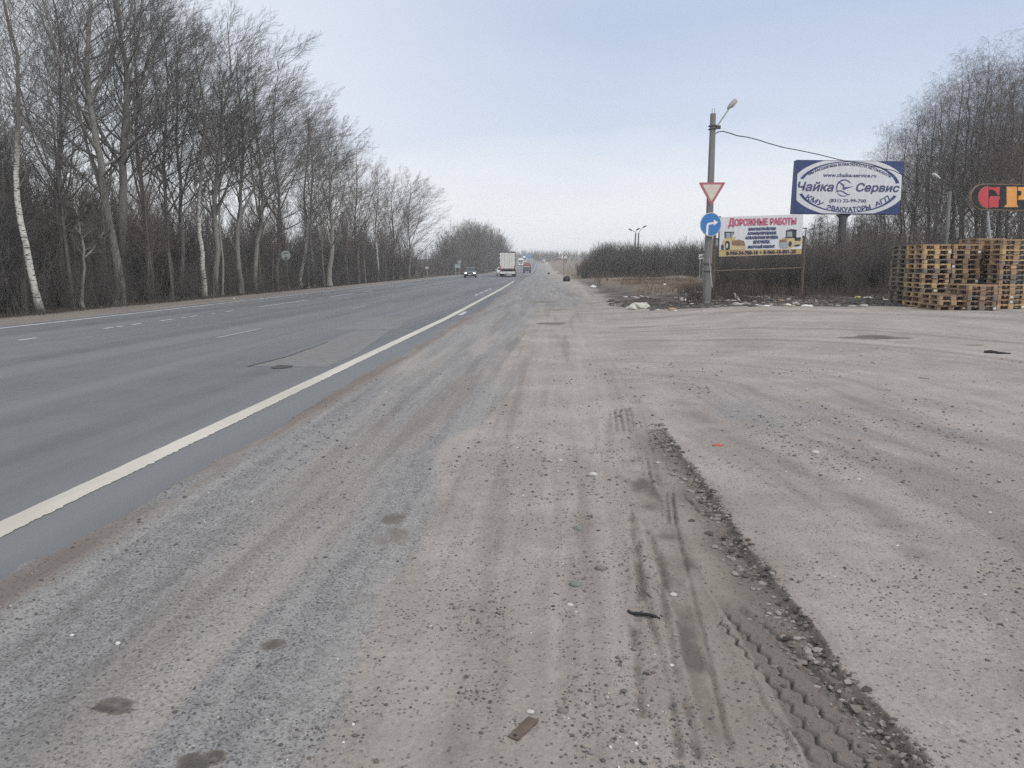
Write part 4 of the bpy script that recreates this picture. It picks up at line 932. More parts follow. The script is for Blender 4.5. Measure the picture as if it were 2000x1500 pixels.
Z4.polys('picture_detail', [[(512, 362), (635, 362), (640, 390), (625, 395), (610, 440), (520, 445)]], M['greyp'], .014, ld)
Z4.polys('picture_detail', [[(510, 358), (640, 358), (640, 372), (510, 372)], [(512, 372), (524, 372), (530, 445), (518, 448)], [(590, 372), (600, 372), (600, 440), (592, 440)],
                           [(520, 490), (560, 478), (580, 500), (580, 585), (560, 600), (530, 598), (522, 560)], [(470, 530), (500, 540), (500, 600), (465, 598)]], M['darkp'], .018, ld)
Z4.polys('picture_detail', [[(612, 480), (700, 462), (770, 480), (790, 545), (640, 545), (605, 520)]], M['brownp'], .014, ld)
Z4.polys('picture_detail', [[(585, 540), (640, 545), (790, 545), (800, 580), (720, 600), (580, 600)], [(600, 440), (660, 420), (665, 440), (612, 480)]], M['machine'], .018, ld)
Z4.polys('picture_detail', [[(535, 520), (550, 512), (556, 545), (548, 575), (535, 570)]], M['white'], .022, ld)
rl = Z4.poly('roller_picture', [(1280, 440), (1400, 425), (1540, 440), (1530, 535), (1440, 545), (1410, 575), (1290, 580), (1262, 560)], M['machine'], .009, panel)
Z4.polys('picture_detail', [[(1330, 340), (1400, 322), (1475, 332), (1475, 350), (1330, 360)], [(1330, 350), (1342, 350), (1342, 425), (1330, 428)], [(1415, 345), (1470, 345), (1465, 432), (1415, 430)], [(1440, 435), (1530, 432), (1520, 480), (1450, 480)], [(1310, 430), (1470, 425), (1465, 440), (1310, 445)],
                           [(1365, 500), (1395, 480), (1410, 520), (1390, 560), (1368, 550)], [(1440, 535), (1510, 525), (1512, 548), (1440, 555)]], M['darkp'], .014, rl)
Z4.polys('picture_detail', [[(1345, 360), (1410, 352), (1410, 425), (1345, 425)]], M['greyp'], .014, rl)
Z4.polys('picture_detail', [[(1243, 465), (1340, 455), (1340, 500), (1243, 505)]], M['brownp'], .014, rl)
Z4.polys('picture_detail', [[(1243, 500), (1340, 495), (1365, 530), (1350, 572), (1262, 575), (1245, 545)]], M['greyp'], .018, rl)
b = MB(); ft = lambda x: (Z4.p(x, 0)[0], 0, -.3)
zz = lambda x, y, off=-.09: Vector(Z4.p(x, y, off))
for x, top in ((388, 400), (1588, 420)):
    a = zz(x, top); MB().tube([(a.x, a.y, -.4), a], .055, 6).build('post', M['rust'], o)
a, c = zz(455, 150, -.08), zz(445, 790, -.08); MB().tube([(c.x, c.y, c.z), a], .045, 4).build('frame_bar', M['dark_steel'], o)
MB().tube([zz(388, 882), zz(1590, 840)], .032, 6).build('cross_rail', M['rust'], o)
MB().tube([zz(1588, 420), zz(1540, 418)], .03, 6).build('bracket', M['dark_steel'], o); MB().tube([zz(1545, 312), zz(1618, 312)], .02, 6).tube([zz(1610, 310), zz(1600, 420)], .018, 6).build('bracket', M['dark_steel'], o)
Z4.poly('grey_plate', [(335, 452), (438, 442), (438, 538), (335, 540)], M['green_grey'], -.10, o, .01)
MB().tube([zz(388, 450), zz(450, 450)], .02, 4).build('bracket', M['dark_steel'], o)

# ------------------------------------------------------------------ blue billboard on a pillar
BBY = 43.5; org = gy(1650, BBY); o = thing('billboard', org, 'large navy billboard with white oval service logo on a single pillar', 'billboard')
Z5 = Plane(BBY, org, 1530, 280, .13333)
fq = [(200, 240), (1762, 262), (1702, 1038), (140, 1028)]
bk = MB(); f = [Z5.p(x, y) for x, y in fq]; k = [(a, y + .55, z) for a, y, z in f]; bk.add(f + k, [(3, 2, 1, 0), (4, 5, 6, 7), (0, 1, 5, 4), (1, 2, 6, 5), (2, 3, 7, 6), (3, 0, 4, 7)])
panel = bk.build('panel', M['navy'], o)
def ell(cx, cy, a, b_, t0, t1, n=40): return [(cx + a * math.cos(t), cy + b_ * math.sin(t)) for t in np.linspace(R_(t0), R_(t1), n)]
wh = []
for x, y in ell(955, 640, 847, 429, 0, 360, 120)[:-1]:
    y2 = max(258 + (x - 955) * .012, min(1026, y)); sh = -(y2 - 640) / 400 * 28; wh.append((max(205 - (y2 - 440) * .04, min(1738 - (y2 - 440) * .05, x + sh * .5)), y2))
Z5.poly('oval', wh, M['print_white'], .006, panel)
slant = lambda pts: [(x - (y - 640) * .05, y + (x - 955) * .012) for x, y in pts]
Z5.poly('oval_band', slant(ell(955, 640, 752, 378, 198, 350, 60) + ell(955, 648, 700, 374, 350, 198, 60)), M['navy'], .010, panel)
Z5.poly('oval_band', slant(ell(955, 640, 752, 376, 163, 19, 60) + ell(955, 634, 702, 370, 19, 163, 60)), M['navy'], .010, panel)
def arc(x0, x1, yb, kq, xc, h, sl=0.):
    xs = np.linspace(x0, x1, 200); ys = yb + kq * (xs - xc) ** 2 + sl * (xs - xc); S = np.concatenate([[0], np.cumsum(np.hypot(np.diff(xs), np.diff(ys)))]); S /= S[-1]
    def fn(u, v):
        x = np.interp(u, S, xs); sp = 2 * kq * (x - xc) + sl; y = yb + kq * (x - xc) ** 2 + sl * (x - xc); n_ = math.hypot(1, sp); return (x + sp / n_ * h * v, y - h * v / n_)
    return fn
Z5.text('slogan', 'МЫ РАСШИРЯЕМ ВОЗМОЖНОСТИ АВТОМОБИЛЯ', None, M['ink'], .011, panel, bold=2, fn=arc(378, 1562, 326, .00046, 950, 40, .012))
Z5.text('web_address', 'www.chaika-service.ru', [(585, 436), (1362, 448), (1358, 498), (582, 490)], M['ink'], .011, panel, bold=2.5)
Z5.text('company_name', 'Чайка', [(222, 560), (742, 575), (732, 702), (212, 695)], M['ink'], .011, panel, bold=6, shear=.2)
Z5.text('company_name', 'Сервис', [(1075, 582), (1702, 598), (1690, 742), (1062, 735)], M['ink'], .011, panel, bold=6, shear=.2)
Z5.text('phone_number', '(831) 22-99-700', [(678, 814), (1212, 822), (1208, 880), (672, 874)], M['ink'], .011, panel, bold=2.5)
Z5.text('service_word', 'КМУ', [(365, 748), (590, 868), (542, 922), (318, 808)], M['ink'], .011, panel, bold=4)
Z5.text('service_word', 'ЭВАКУАТОРЫ', None, M['ink'], .011, panel, bold=4, fn=arc(632, 1280, 1000, -.00036, 950, 66))
Z5.text('service_word', 'АГП', [(1335, 872), (1530, 762), (1562, 832), (1352, 926)], M['ink'], .011, panel, bold=4)
lg = Z5.poly('gull_emblem', [(785, 552), (850, 580), (893, 608), (892, 642), (1040, 630), (965, 652), (885, 684), (863, 674), (868, 628), (835, 594)], M['ink'], .011, panel)
Z5.ribbon('emblem_arc', ell(893, 655, 112, 118, 205, 322, 24), [18, 22, 16], M['ink'], .011, lg)
Z5.ribbon('emblem_arc', ell(893, 655, 112, 118, 150, 215, 16), [16, 20], M['ink'], .0115, lg)
Z5.ribbon('emblem_arc', [(762, 716), (800, 698), (840, 695), (880, 712), (920, 740), (950, 754), (980, 746)], [10, 20, 20, 10], M['ink'], .011, lg)
Z5.ribbon('emblem_arc', [(785, 722), (810, 748), (845, 768), (885, 774), (932, 766)], [8, 18, 8], M['ink'], .011, lg)
pc = Z5.p(905, 1035); zb = pc[2]
MB().tube([(pc[0], .28, -.6), (pc[0] - .01, .28, zb - .15)], .20, 14).build('pillar', M['dark_steel'], o, smooth=False)
fl = MB(); fl.loft([[(pc[0] + w * math.cos(q), .28 + .2 * math.sin(q), zb + dz) for q in np.linspace(0, 6.283, 12, endpoint=False)] for w, dz in ((.2, -.28), (.24, -.15), (.40, -.02))]).build('pillar_head', M['dark_steel'], o)

# ------------------------------------------------------------------ GP sign
GYY = 31.0; org = gy(1960, GYY); o = thing('shop_sign', org, 'black rounded sign with red letter G and orange letter P above the pallets', 'sign')
Z6 = Plane(GYY, org, 1700, 320, .2)
pill = ell(1113, 322, 128, 128, 270, 90, 24) + [(1800, 462), (1860, 440), (1900, 390), (1905, 320), (1880, 240), (1800, 200)]
rim = MB(); s1 = Z6.poly(None, pill, None, 0, None, .14); rim.add(s1.v, s1.f); panel = rim.build('panel', M['brownp'], o)
inn = [((x - 1113) * .965 + (1113 if x < 1300 else 1140), (y - 325) * .945 + 325) for x, y in pill]; Z6.poly('face', inn, M['black'], .006, panel)
gparts = [ell(1150, 325, 93, 104, 270, 90, 24), [(1165, 225), (1200, 233), (1235, 228), (1262, 224), (1258, 302), (1240, 302), (1225, 268), (1190, 250), (1165, 252)], [(1165, 345), (1175, 318), (1262, 318), (1262, 345), (1250, 350), (1250, 415), (1235, 424), (1200, 418), (1165, 428)]]
pparts = [[(1330, 228), (1428, 228), (1428, 398), (1440, 408), (1440, 421), (1310, 421), (1310, 406), (1332, 398)], [(1440, 228), (1500, 228), (1545, 250), (1562, 288), (1545, 328), (1500, 350), (1445, 350), (1445, 312), (1468, 312), (1475, 290), (1472, 265), (1440, 262)]]
grow_ = lambda pts, e: [(x + (x - np.mean([q[0] for q in pts])) * e - 4, y + (y - np.mean([q[1] for q in pts])) * e + 1) for x, y in pts]
Z6.polys('letter_outline', [grow_(q, .07) for q in gparts + pparts], M['brownp'], .010, panel)
M['lred'] = material('letter_red', (.58, .065, .085), .5, .08, 4); M['lor'] = material('letter_orange', (.78, .36, .10), .5, .06, 4)
Z6.polys('letter', gparts, M['lred'], .016, panel); Z6.polys('letter', pparts, M['lor'], .016, panel)
for x, dx in ((1130, 30), (1790, -20)):
    a = Vector(Z6.p(x, 440, -.07)); MB().tube([(a.x + dx / 15 * .35, a.y, -.4), a + Vector((0, 0, .5))], .04, 6).build('post', M['steel'], o)

# ------------------------------------------------------------------ pallets
wood = {'fresh': ((.43, .295, .155), (.58, .42, .24)), 'tan': ((.31, .215, .128), (.42, .30, .185)), 'brown': ((.185, .132, .09), (.285, .205, .14)), 'grey': ((.16, .138, .115), (.25, .218, .185)), 'dark': ((.085, .072, .06), (.145, .122, .10))}
wm = {k: material('pallet_wood_' + k, c[0], .9, 0, 5, .4, color2=c[1], stretch=(1.5, 1.5, 6)) for k, c in wood.items()}
def pallet_parts():
    W_, D_2 = .8, 1.2     # faces: .8 m across (X), 1.2 m deep (Y)
    td = MB()
    for x0, x1 in ((0, .145), (.1825, .2825), (.3275, .4725), (.5175, .6175), (.655, .8)): td.box(x0, x1, 0, D_2, .122, .144)
    for y0, y1 in ((.0, .145), (.5275, .6725), (1.055, 1.2)): td.box(.001, .799, y0 + .001, y1 - .001, .100, .1215)
    bd = MB()
    for x0, x1 in ((0, .1), (.3275, .4725), (.7, .8)): bd.box(x0, x1, 0, D_2, 0, .0215)
    blk = []
    for x0, x1 in ((0, .1), (.3275, .4725), (.7, .8)):
        for y0, y1 in ((.0, .145), (.5275, .6725), (1.055, 1.2)): blk.append((x0, x1, y0, y1))
    return td, bd, blk
td, bd, blk = pallet_parts()
tdm = td.build('top_deck', wm['tan']); bdm = bd.build('bottom_deck', wm['tan']); bms = [MB().box(*q, .022, .0995).build('block', wm['tan']) for q in blk]
protos = [tdm, bdm] + bms; meshes = [(q.name.split('.')[0], q.data) for q in protos]
for q in protos: bpy.data.objects.remove(q)
st = MB().box(-.035, .035, -.003, 0, -.028, .028).build('sticker', M['white']); stm = st.data; bpy.data.objects.remove(st)
ORDL = ['bottom', 'second', 'third', 'fourth', 'fifth', 'sixth', 'seventh', 'eighth', 'ninth', 'tenth', 'eleventh', 'twelfth', 'thirteenth', 'fourteenth']
prs = random.Random(4)
STK = [  # X from px, Y, count, description, wood mix
    (1767, 26.28, 13, 'back-left stack', ['grey', 'grey', 'dark', 'grey']),
    (1800, 25.0, 13, 'tall yellow-fronted stack', ['fresh', 'tan', 'tan', 'brown', 'fresh', 'grey']),
    (1857, 25.0, 13, 'weathered middle stack', ['brown', 'tan', 'brown', 'grey', 'tan']),
    (1951, 24.35, 14, 'rightmost tall stack', ['tan', 'brown', 'fresh', 'grey', 'tan']),
    (1837, 23.5, 3, 'low front stack', ['tan', 'brown', 'tan']),
    (None, 26.28, 13, 'back stack behind the middle one', ['brown', 'grey', 'dark', 'tan']),
    (0, 25.62, 14, 'back stack behind the rightmost one', ['brown', 'grey', 'tan']),
    (1893, 23.42, 5, 'half-height stack left of the rightmost', ['brown', 'tan', 'grey']),
]
for px, Y, n_, desc, mix in STK:
    X = at(px, 560, Y).x if px else at(*((1857, 560, 25.0) if px is None else (1951, 560, 24.35))).x; zg = float(max(H0(X + a, Y + c) for a in (0, .4, .8) for c in (0, .6, 1.2))) + .02; yaw = prs.gauss(0, .012)
    for k in range(n_):
        wn = prs.choice(mix); w = wm[wn]; jx, jy = prs.gauss(0, .016), prs.gauss(0, .016)
        look = {'fresh': 'pale yellow', 'tan': 'tan', 'brown': 'brown', 'grey': 'weathered grey', 'dark': 'dark grey'}[wn]
        pos = 'topmost' if k == n_ - 1 else ORDL[k] + (' from the ground' if k else '')
        o = thing('pallet', (X + jx, Y + jy, zg + k * .1445), '%s wooden pallet, %s in the %s' % (look, pos, desc), 'pallet', 'stacked wooden pallets', yaw + prs.gauss(0, .012))
        for j, (nm, me) in enumerate(meshes):
            c = bpy.data.objects.new(nm, me); C.objects.link(c); c.parent = o
            ww = w if nm != 'block' or prs.random() < .45 else wm[prs.choice(mix)]
            if ww != wm['tan']: c.material_slots[0].link = 'OBJECT'; c.material_slots[0].material = ww
        if prs.random() < .42:
            c = bpy.data.objects.new('sticker', stm); C.objects.link(c); c.parent = o; c.location = (prs.choice([.05, .40, .75, .40]), -.001, .062)

# ------------------------------------------------------------------ other signs
def round_back(px, py_base, r_m, py_c, px_c, label, m, group=None, cat='road sign'):
    p = gp(px, py_base); c = at(px_c, py_c, p.y) - p
    o = thing('road_sign', p, label, cat, group)
    MB().tube([(0, .0, -.4), (c.x, 0, c.z + .28)], .032, 8).build('post', M['steel'], o)
    pl = disc(r_m, .035, .05, 36, c.x, c.z).build('plate', m, o)
    for dz in (.2 * r_m / .4, -.2 * r_m / .4): MB().box(c.x - .55 * r_m, c.x + .55 * r_m, .015, .035, c.z + dz - .018, c.z + dz + .018).build('bracket', M['dark_steel'], pl)
    return o
round_back(566, 567, .40, 499, 558, 'leaning round sign seen from its grey-green back at the forest edge', M['green_grey'])
def plate_sign(name, px, py_base, pts, label, m, posts=(0,), cat='road sign', group=None, Y=None, thick=.02, marks=None):
    p = gp(px, py_base) if Y is None else gy(px, Y); Y = p.y
    o = thing(name, p, label, cat, group); P = [at(x, y, Y) - p for x, y in pts]; q = [(v_.x, v_.z) for v_ in P]
    if sum(q[i][0] * q[(i + 1) % len(q)][1] - q[(i + 1) % len(q)][0] * q[i][1] for i in range(len(q))) < 0: q.reverse()
    MB().prism(q, -thick / 2, thick / 2).build('plate', m, o); top = max(z for x, z in q) - .05
    for dx in posts:
        xx = at(px + dx, py_base, Y).x - p.x
        MB().tube([(xx, thick / 2 + .03, -.4), (xx, thick / 2 + .03, top)], .03 + Y * .00008, 6).build('post', M['steel'], o)
    for mp_, mm in (marks or []):
        w = [(at(x, y, Y) - p) for x, y in mp_]; w = [(v_.x, v_.z) for v_ in w]
        if sum(w[i][0] * w[(i + 1) % len(w)][1] - w[(i + 1) % len(w)][0] * w[i][1] for i in range(len(w))) < 0: w.reverse()
        MB().prism(w, -thick / 2 - .01, -thick / 2).build('marking', mm, o)
    return o
plate_sign('road_sign', 834.5, 543.5, [(829.5, 524.5), (838, 524.5), (836.5, 521), (831.5, 521)], 'small pale trapezoid sign on a thin post by the forest gap', M['dirty_white'])
plate_sign('road_sign', 890, 540.5, [(888, 516), (899, 516), (899, 523.5), (888, 523.5)], 'rectangular sign seen from its grey back left of the oncoming car', M['greyp'])
round_back(897, 540.5, .30, 511.8, 897, 'small round sign seen from behind just left of the oncoming car', M['greyp'])
plate_sign('road_sign', 963.5, 529, [(959.5, 516), (967, 516), (967, 520.8), (959.5, 520.8)], 'small pale rectangular sign left of the lorry', M['dirty_white'])
# junction warning triangle
pw = gy(1101, 104); c = at(1101.5, 498.5, 104); s = .58; h = 1.0
o = thing('warning_sign', pw, 'red-edged triangular side-road warning sign beside the dirt shoulder', 'road sign')
zc = c.z - pw.z; xc = c.x - pw.x; tri = rounded([(xc - s, zc - h / 2), (xc + s, zc - h / 2), (xc, zc + h / 2)], .06)
pl = MB().prism(tri, -.01, .01).build('plate', material('sign_red_dark', (.26, .05, .06), .6, .1, 5), o)
MB().prism([(xc + (x - xc) * .84, zc - .03 + (z - zc + .03) * .84) for x, z in tri], -.018, -.01).build('face', M['white'], pl)
MB().box(xc - .06, xc + .03, -.024, -.018, zc - .38, zc + .22).box(xc + .03, xc + .20, -.024, -.018, zc - .10, zc + .0).build('symbol', M['black'], pl)
MB().tube([(xc, .04, -.4), (xc, .04, zc + .2)], .03, 8).build('post', M['rust'], o)
# far give-way pair
Yg = 190.; o = giveway('give_way_sign', at(1168, 508.6, Yg), .92 * Yg / 205 * 1.0, 'distant white give-way sign in front of the dark thicket', post=at(1168, 508.6, Yg).z - float(H0(at(1168, 508.6, Yg).x, Yg)) + .3, inner=M['white'])
c = at(1167.5, 517, Yg - .1); o = thing('direction_sign', c, 'distant small blue arrow sign under the far give-way sign', 'road sign'); pl = disc(.42, -.01, .01, 24).build('plate', M['sign_blue'], o)
MB().prism([(-.14, -.38), (-.03, -.38), (-.03, .08), (.32, .08), (.32, .19), (-.14, .19)], -.016, -.01).build('arrow', M['white'], pl); MB().box(-.05, .05, .01, .06, -.05, .05).build('bracket', M['steel'], o)
plate_sign('notice_board', 1370, 530, [(1365, 496.5), (1377, 496), (1377, 505.5), (1365, 506.5)], 'small white notice board half hidden behind the concrete pole', M['white'], posts=(-3, 3), cat='notice', Y=47,
           marks=[([(1366.5, 501), (1376, 500.6), (1376, 502.4), (1366.5, 502.8)], M['darkp']), ([(1372, 497.5), (1376.5, 497.3), (1376.5, 499.8), (1374, 500)], M['darkp'])])
plate_sign('road_sign', 1067.7, 519, [(1066, 512.4), (1069.5, 512.4), (1069.5, 515.6), (1066, 515.6)], 'far bright white square sign on the right roadside', M['white'], Y=330)
plate_sign('road_sign', 1063, 514, [(1060.5, 506.8), (1065.5, 506.8), (1065.5, 509.4), (1060.5, 509.4)], 'far pale sign near the road crest on the right', M['dirty_white'], Y=430)
plate_sign('road_sign', 1031.5, 513, [(1026, 498), (1037.3, 498), (1037.3, 503.3), (1026, 503.3)], 'large blue direction sign far ahead above the traffic', material('far_blue', (.10, .28, .50), .5, .1, 3), posts=(-4, 4), Y=470, thick=.1)
for i, x in enumerate((1079.5, 1084.5, 1087.2, 1090)):
    p = gy(x, 250); o = thing('marker_post', p, 'white roadside marker post, %s in the distant row of four' % ORD[i], 'marker post', 'distant white marker posts')
    MB().box(-.1, .1, -.06, .06, -.2, .85, .02).build('post', M['white'], o); MB().box(-.101, .101, -.063, -.06, .6, .75).build('band', M['darkp'], o)
p = gy(1250.5, 150); o = thing('marker_post', p, 'single white-topped marker post right of the twin lamp poles', 'marker post')
MB().tube([(0, 0, -.2), (0, 0, .75)], .09, 8).build('post', M['rust'], o); MB().tube([(0, 0, .75), (0, 0, 1.25)], .1, 8).build('cap', M['white'], o)
# twin lamp poles
def far_lamp(px0, pyb, px1, pyt, heads, label):
    Y = 172; p = gy(px0, Y); t = at(px1, pyt, Y) - p; o = thing('street_lamp', p, label, 'street lamp', 'twin far lamp poles')
    MB().tube([(0, 0, -.4), t], [.24, .15], 8).build('pole', M['concrete'], o); MB().tube([(0, 0, -.1), t * .085], .262, 8).build('painted_base', M['white'], o)
    for (hx, hy) in heads:
        e = at(hx, hy, Y) - p; MB().tube([t - Vector((0, 0, .4)), t + Vector((0, 0, .1)), t.lerp(e, .5) + Vector((0, 0, .1)), e], .07, 6).build('arm', M['steel'], o)
        dr = Vector((1 if hx > px1 else -1, 0, .5)); MB().tube([e - dr * .1, e + dr * .25, e + dr * .7], [.08, .17, .10], 8).build('lamp_head', M['dark_steel'], o)
far_lamp(1237, 530, 1241.5, 455, [(1234, 450), (1243.3, 449)], 'left one of the two far grey lamp poles, with short twin arms')
far_lamp(1244, 532, 1247.5, 455, [(1256, 444)], 'right one of the two far grey lamp poles, with one long arm')

# ------------------------------------------------------------------ vehicles
def ring(y, zb, zt, hw, tw=.9): return [(-hw * .93, y, zb), (-hw, y, zb + (zt - zb) * .22), (-hw, y, zb + (zt - zb) * .72), (-hw * tw, y, zt), (hw * tw, y, zt), (hw, y, zb + (zt - zb) * .72), (hw, y, zb + (zt - zb) * .22), (hw * .93, y, zb)]
def wheel(o, x, y, r, w=.22):
    s = 1 if x > 0 else -1; wl_ = MB().tube([(x - w / 2, y, r), (x - w * .38, y, r), (x + w * .38, y, r), (x + w / 2, y, r)], [r * .9, r, r, r * .9], 20).build('wheel', M['rubber'], o)
    MB().tube([(x + s * w * .40, y, r), (x + s * (w * .5 + .012), y, r)], r * .58, 14).build('rim', M['steel'], wl_)
def car(p, rz, paint, label, lights=True):
    o = thing('car', p, label, 'car', None, rz)      # nose towards local -Y
    MB().loft([ring(-2.32, .36, .60, .66), ring(-2.2, .24, .74, .80), ring(-1.7, .20, .88, .89), ring(-1.0, .20, .98, .91), ring(.4, .20, 1.0, .91), ring(1.7, .22, 1.03, .90), ring(2.2, .28, .98, .86), ring(2.3, .4, .9, .78)]).build('body', paint, o, smooth=False)
    gl_ = MB().loft([[(-.80, -1.05, .97), (.80, -1.05, .97), (.80, -1.0, .98), (-.80, -1.0, .98)], [(-.62, -.30, 1.40), (.62, -.30, 1.40), (.82, -.25, .99), (-.82, -.25, .99)], [(-.63, 1.2, 1.44), (.63, 1.2, 1.44), (.82, 1.25, 1.0), (-.82, 1.25, 1.0)], [(-.60, 1.75, 1.36), (.60, 1.75, 1.36), (.80, 2.0, 1.02), (-.80, 2.0, 1.02)]]).build('window', M['glass'], o)
    MB().loft([[(-.60, -.32, 1.402), (.60, -.32, 1.402), (.60, -.32, 1.43), (-.60, -.32, 1.43)], [(-.61, .4, 1.44), (.61, .4, 1.44), (.58, .4, 1.50), (-.58, .4, 1.50)], [(-.61, 1.3, 1.44), (.61, 1.3, 1.44), (.58, 1.3, 1.49), (-.58, 1.3, 1.49)], [(-.58, 1.78, 1.37), (.58, 1.78, 1.37), (.56, 1.78, 1.40), (-.56, 1.78, 1.40)]]).build('roof', paint, o)
    pil = MB()
    for s in (-1, 1): pil.tube([(s * .80, -1.03, .985), (s * .62, -.31, 1.41)], .03, 6).tube([(s * .635, -.31, 1.41), (s * .635, 1.3, 1.455)], .03, 6).tube([(s * .64, 1.3, 1.45), (s * .80, 2.0, 1.02)], .035, 6).tube([(s * .82, .45, 1.0), (s * .64, .45, 1.45)], .035, 6)
    pil.build('pillar', paint, o)
    for s in (-1, 1):
        MB().loft([[(s * .62 + w * math.cos(q) * .19, -2.27 + dy, .66 + w * math.sin(q) * .11) for q in np.linspace(0, 6.283, 12, endpoint=False)] for dy, w in ((.06, 1), (-.01, 1), (-.05, .7))]).build('headlight', M['headlight'] if lights else M['lamp_glass'], o)
        MB().box(s * .90 - .02 if s > 0 else s * .90 - .17, s * .90 + .17 if s > 0 else s * .90 + .02, -.85, -.70, .98, 1.12, .03).build('mirror', paint, o)
    MB().box(-.36, .36, -2.335, -2.25, .56, .72, .02).build('grille', M['black'], o); MB().box(-.62, .62, -2.34, -2.24, .28, .42, .02).build('lower_grille', M['black'], o)
    MB().box(-.26, .26, -2.352, -2.34, .44, .54).build('number_plate', M['white'], o)
    for x in (-.80, .80):
        for y in (-1.45, 1.35): wheel(o, x, y, .33)
    return o
def rp(px, Y): q_ = at(px, 540, Y); return (q_.x, Y, float(prof(Y)) + .01)
grey_paint = material('car_paint_grey', (.075, .08, .088), .3, .06, 3, spec=.5); white_paint = material('car_paint_white', (.70, .70, .69), .35, .04, 3, spec=.5)
car(rp(919, 119), .07, grey_paint, 'dark grey oncoming car with its headlights lit')
car(rp(979.5, 150), .06, white_paint, 'white oncoming car half hidden behind the lorry', False)
# articulated lorry from behind
o = thing('lorry', rp(991, 128), 'white box lorry driving away, seen square from behind', 'lorry', None, .036)
trim = material('lorry_trim', (.10, .085, .088), .6, .15, 4); side = material('lorry_side', (.33, .33, .34), .6, .1, 1.5); wbox = material('lorry_white', (.76, .75, .70), .5, .05, 1.2)
MB().box(-1.26, 1.26, .06, 13.4, 1.22, 3.90).build('box_body', side, o)
fr = MB(); fr.box(-1.30, 1.30, -.02, .10, 3.78, 3.96, .02).box(-1.30, -1.17, -.02, .10, 1.30, 3.78).box(1.17, 1.30, -.02, .10, 1.30, 3.78).box(-1.30, 1.30, -.02, .10, 1.12, 1.30, .02); fr.build('door_frame', trim, o)
for s in (-1, 1):
    d_ = MB(); x0, x1 = (-1.165, -.012) if s < 0 else (.012, 1.165); d_.box(x0, x1, -.045, .05, 1.305, 3.775, .01); dr = d_.build('door', wbox, o)
    bars = MB()
    for t_ in (.28, .62): bars.tube([(x0 + (x1 - x0) * t_, -.065, 1.32), (x0 + (x1 - x0) * t_, -.065, 3.76)], .016, 6)
    bars.build('lock_bar', M['steel'], dr)
    hg = MB()
    for z in (1.5, 2.2, 3.0, 3.6): hg.box(s * 1.24 - .09, s * 1.24 + .09, -.06, -.02, z - .05, z + .05)
    hg.build('hinge', M['white'], dr)
    MB().box(s * 1.0 - .14, s * 1.0 + .14, -.06, -.02, .93, 1.03, .01).build('tail_light', M['taillight'], o)
    MB().box(s * 1.08 - .06, s * 1.08 + .06, -.055, -.045, 1.36, 1.70).build('reflector', M['taillight'], o)
    MB().box(s * .98 - .27, s * .98 + .27, .42, .46, .22, .98).build('mud_flap', M['black'], o)
    for y in (1.3, 2.6, 3.9): wheel(o, s * 1.03, y, .50, .40)
    for y in (12.2, 15.6): wheel(o, s * 1.05, y, .50, .34)
MB().box(-1.22, 1.22, -.04, .06, .48, .84, .02).build('bumper', M['white'], o); MB().box(-.26, .26, -.05, -.04, .60, .72).build('number_plate', M['dirty_white'], o)
MB().box(-.5, .5, .4, 13.2, .85, 1.2).box(-1.2, 1.2, 4.8, 11.0, .55, 1.15, .02).build('chassis', M['black'], o)
MB().loft([ring(14.0, .7, 3.6, 1.2), ring(15.2, .5, 3.5, 1.23), ring(16.1, .45, 3.0, 1.22), ring(16.3, .45, 1.6, 1.15)]).build('cab', wbox, o)
# red dumper from behind
o = thing('dump_truck', rp(1029, 248), 'dump truck with red cover driving away ahead of the lorry', 'dump truck', None, .03); redt = material('dumper_red', (.33, .115, .105), .8, .2, 1.5); dk = material('dumper_grey', (.10, .10, .105), .7, .15, 2)
MB().loft([[(-1.2, y, .8), (-1.25, y, 2.15), (1.25, y, 2.15), (1.2, y, .8)] for y in (0, 5.2)]).build('tipper_body', dk, o); MB().loft([[(-1.18, y, 2.15), (-1.0, y, 2.85), (0, y, 3.25 - abs(y - 2) * .08), (.9, y, 3.0), (1.18, y, 2.15)] for y in (.02, 2, 5.1)]).build('cover', redt, o)
MB().box(-1.0, 1.0, -.06, 0, 1.78, 1.98, .01).build('tailgate_bar', M['dirty_white'], o); MB().box(-1.15, 1.15, .1, .3, .5, .85, .02).build('bumper', M['black'], o); MB().box(-.45, .45, .2, 7.0, .6, 1.0).build('chassis', M['black'], o)
for s in (-1, 1):
    for y in (.9, 2.2, 6.2): wheel(o, s * 1.0, y, .52, .42)
    MB().box(s * .95 - .15, s * .95 + .15, .05, .1, .86, .97).build('tail_light', M['taillight'], o)
MB().loft([ring(5.5, .7, 2.75, 1.18), ring(6.6, .6, 2.75, 1.2), ring(7.3, .6, 2.4, 1.18), ring(7.4, .6, 1.5, 1.15)]).build('cab', dk, o)
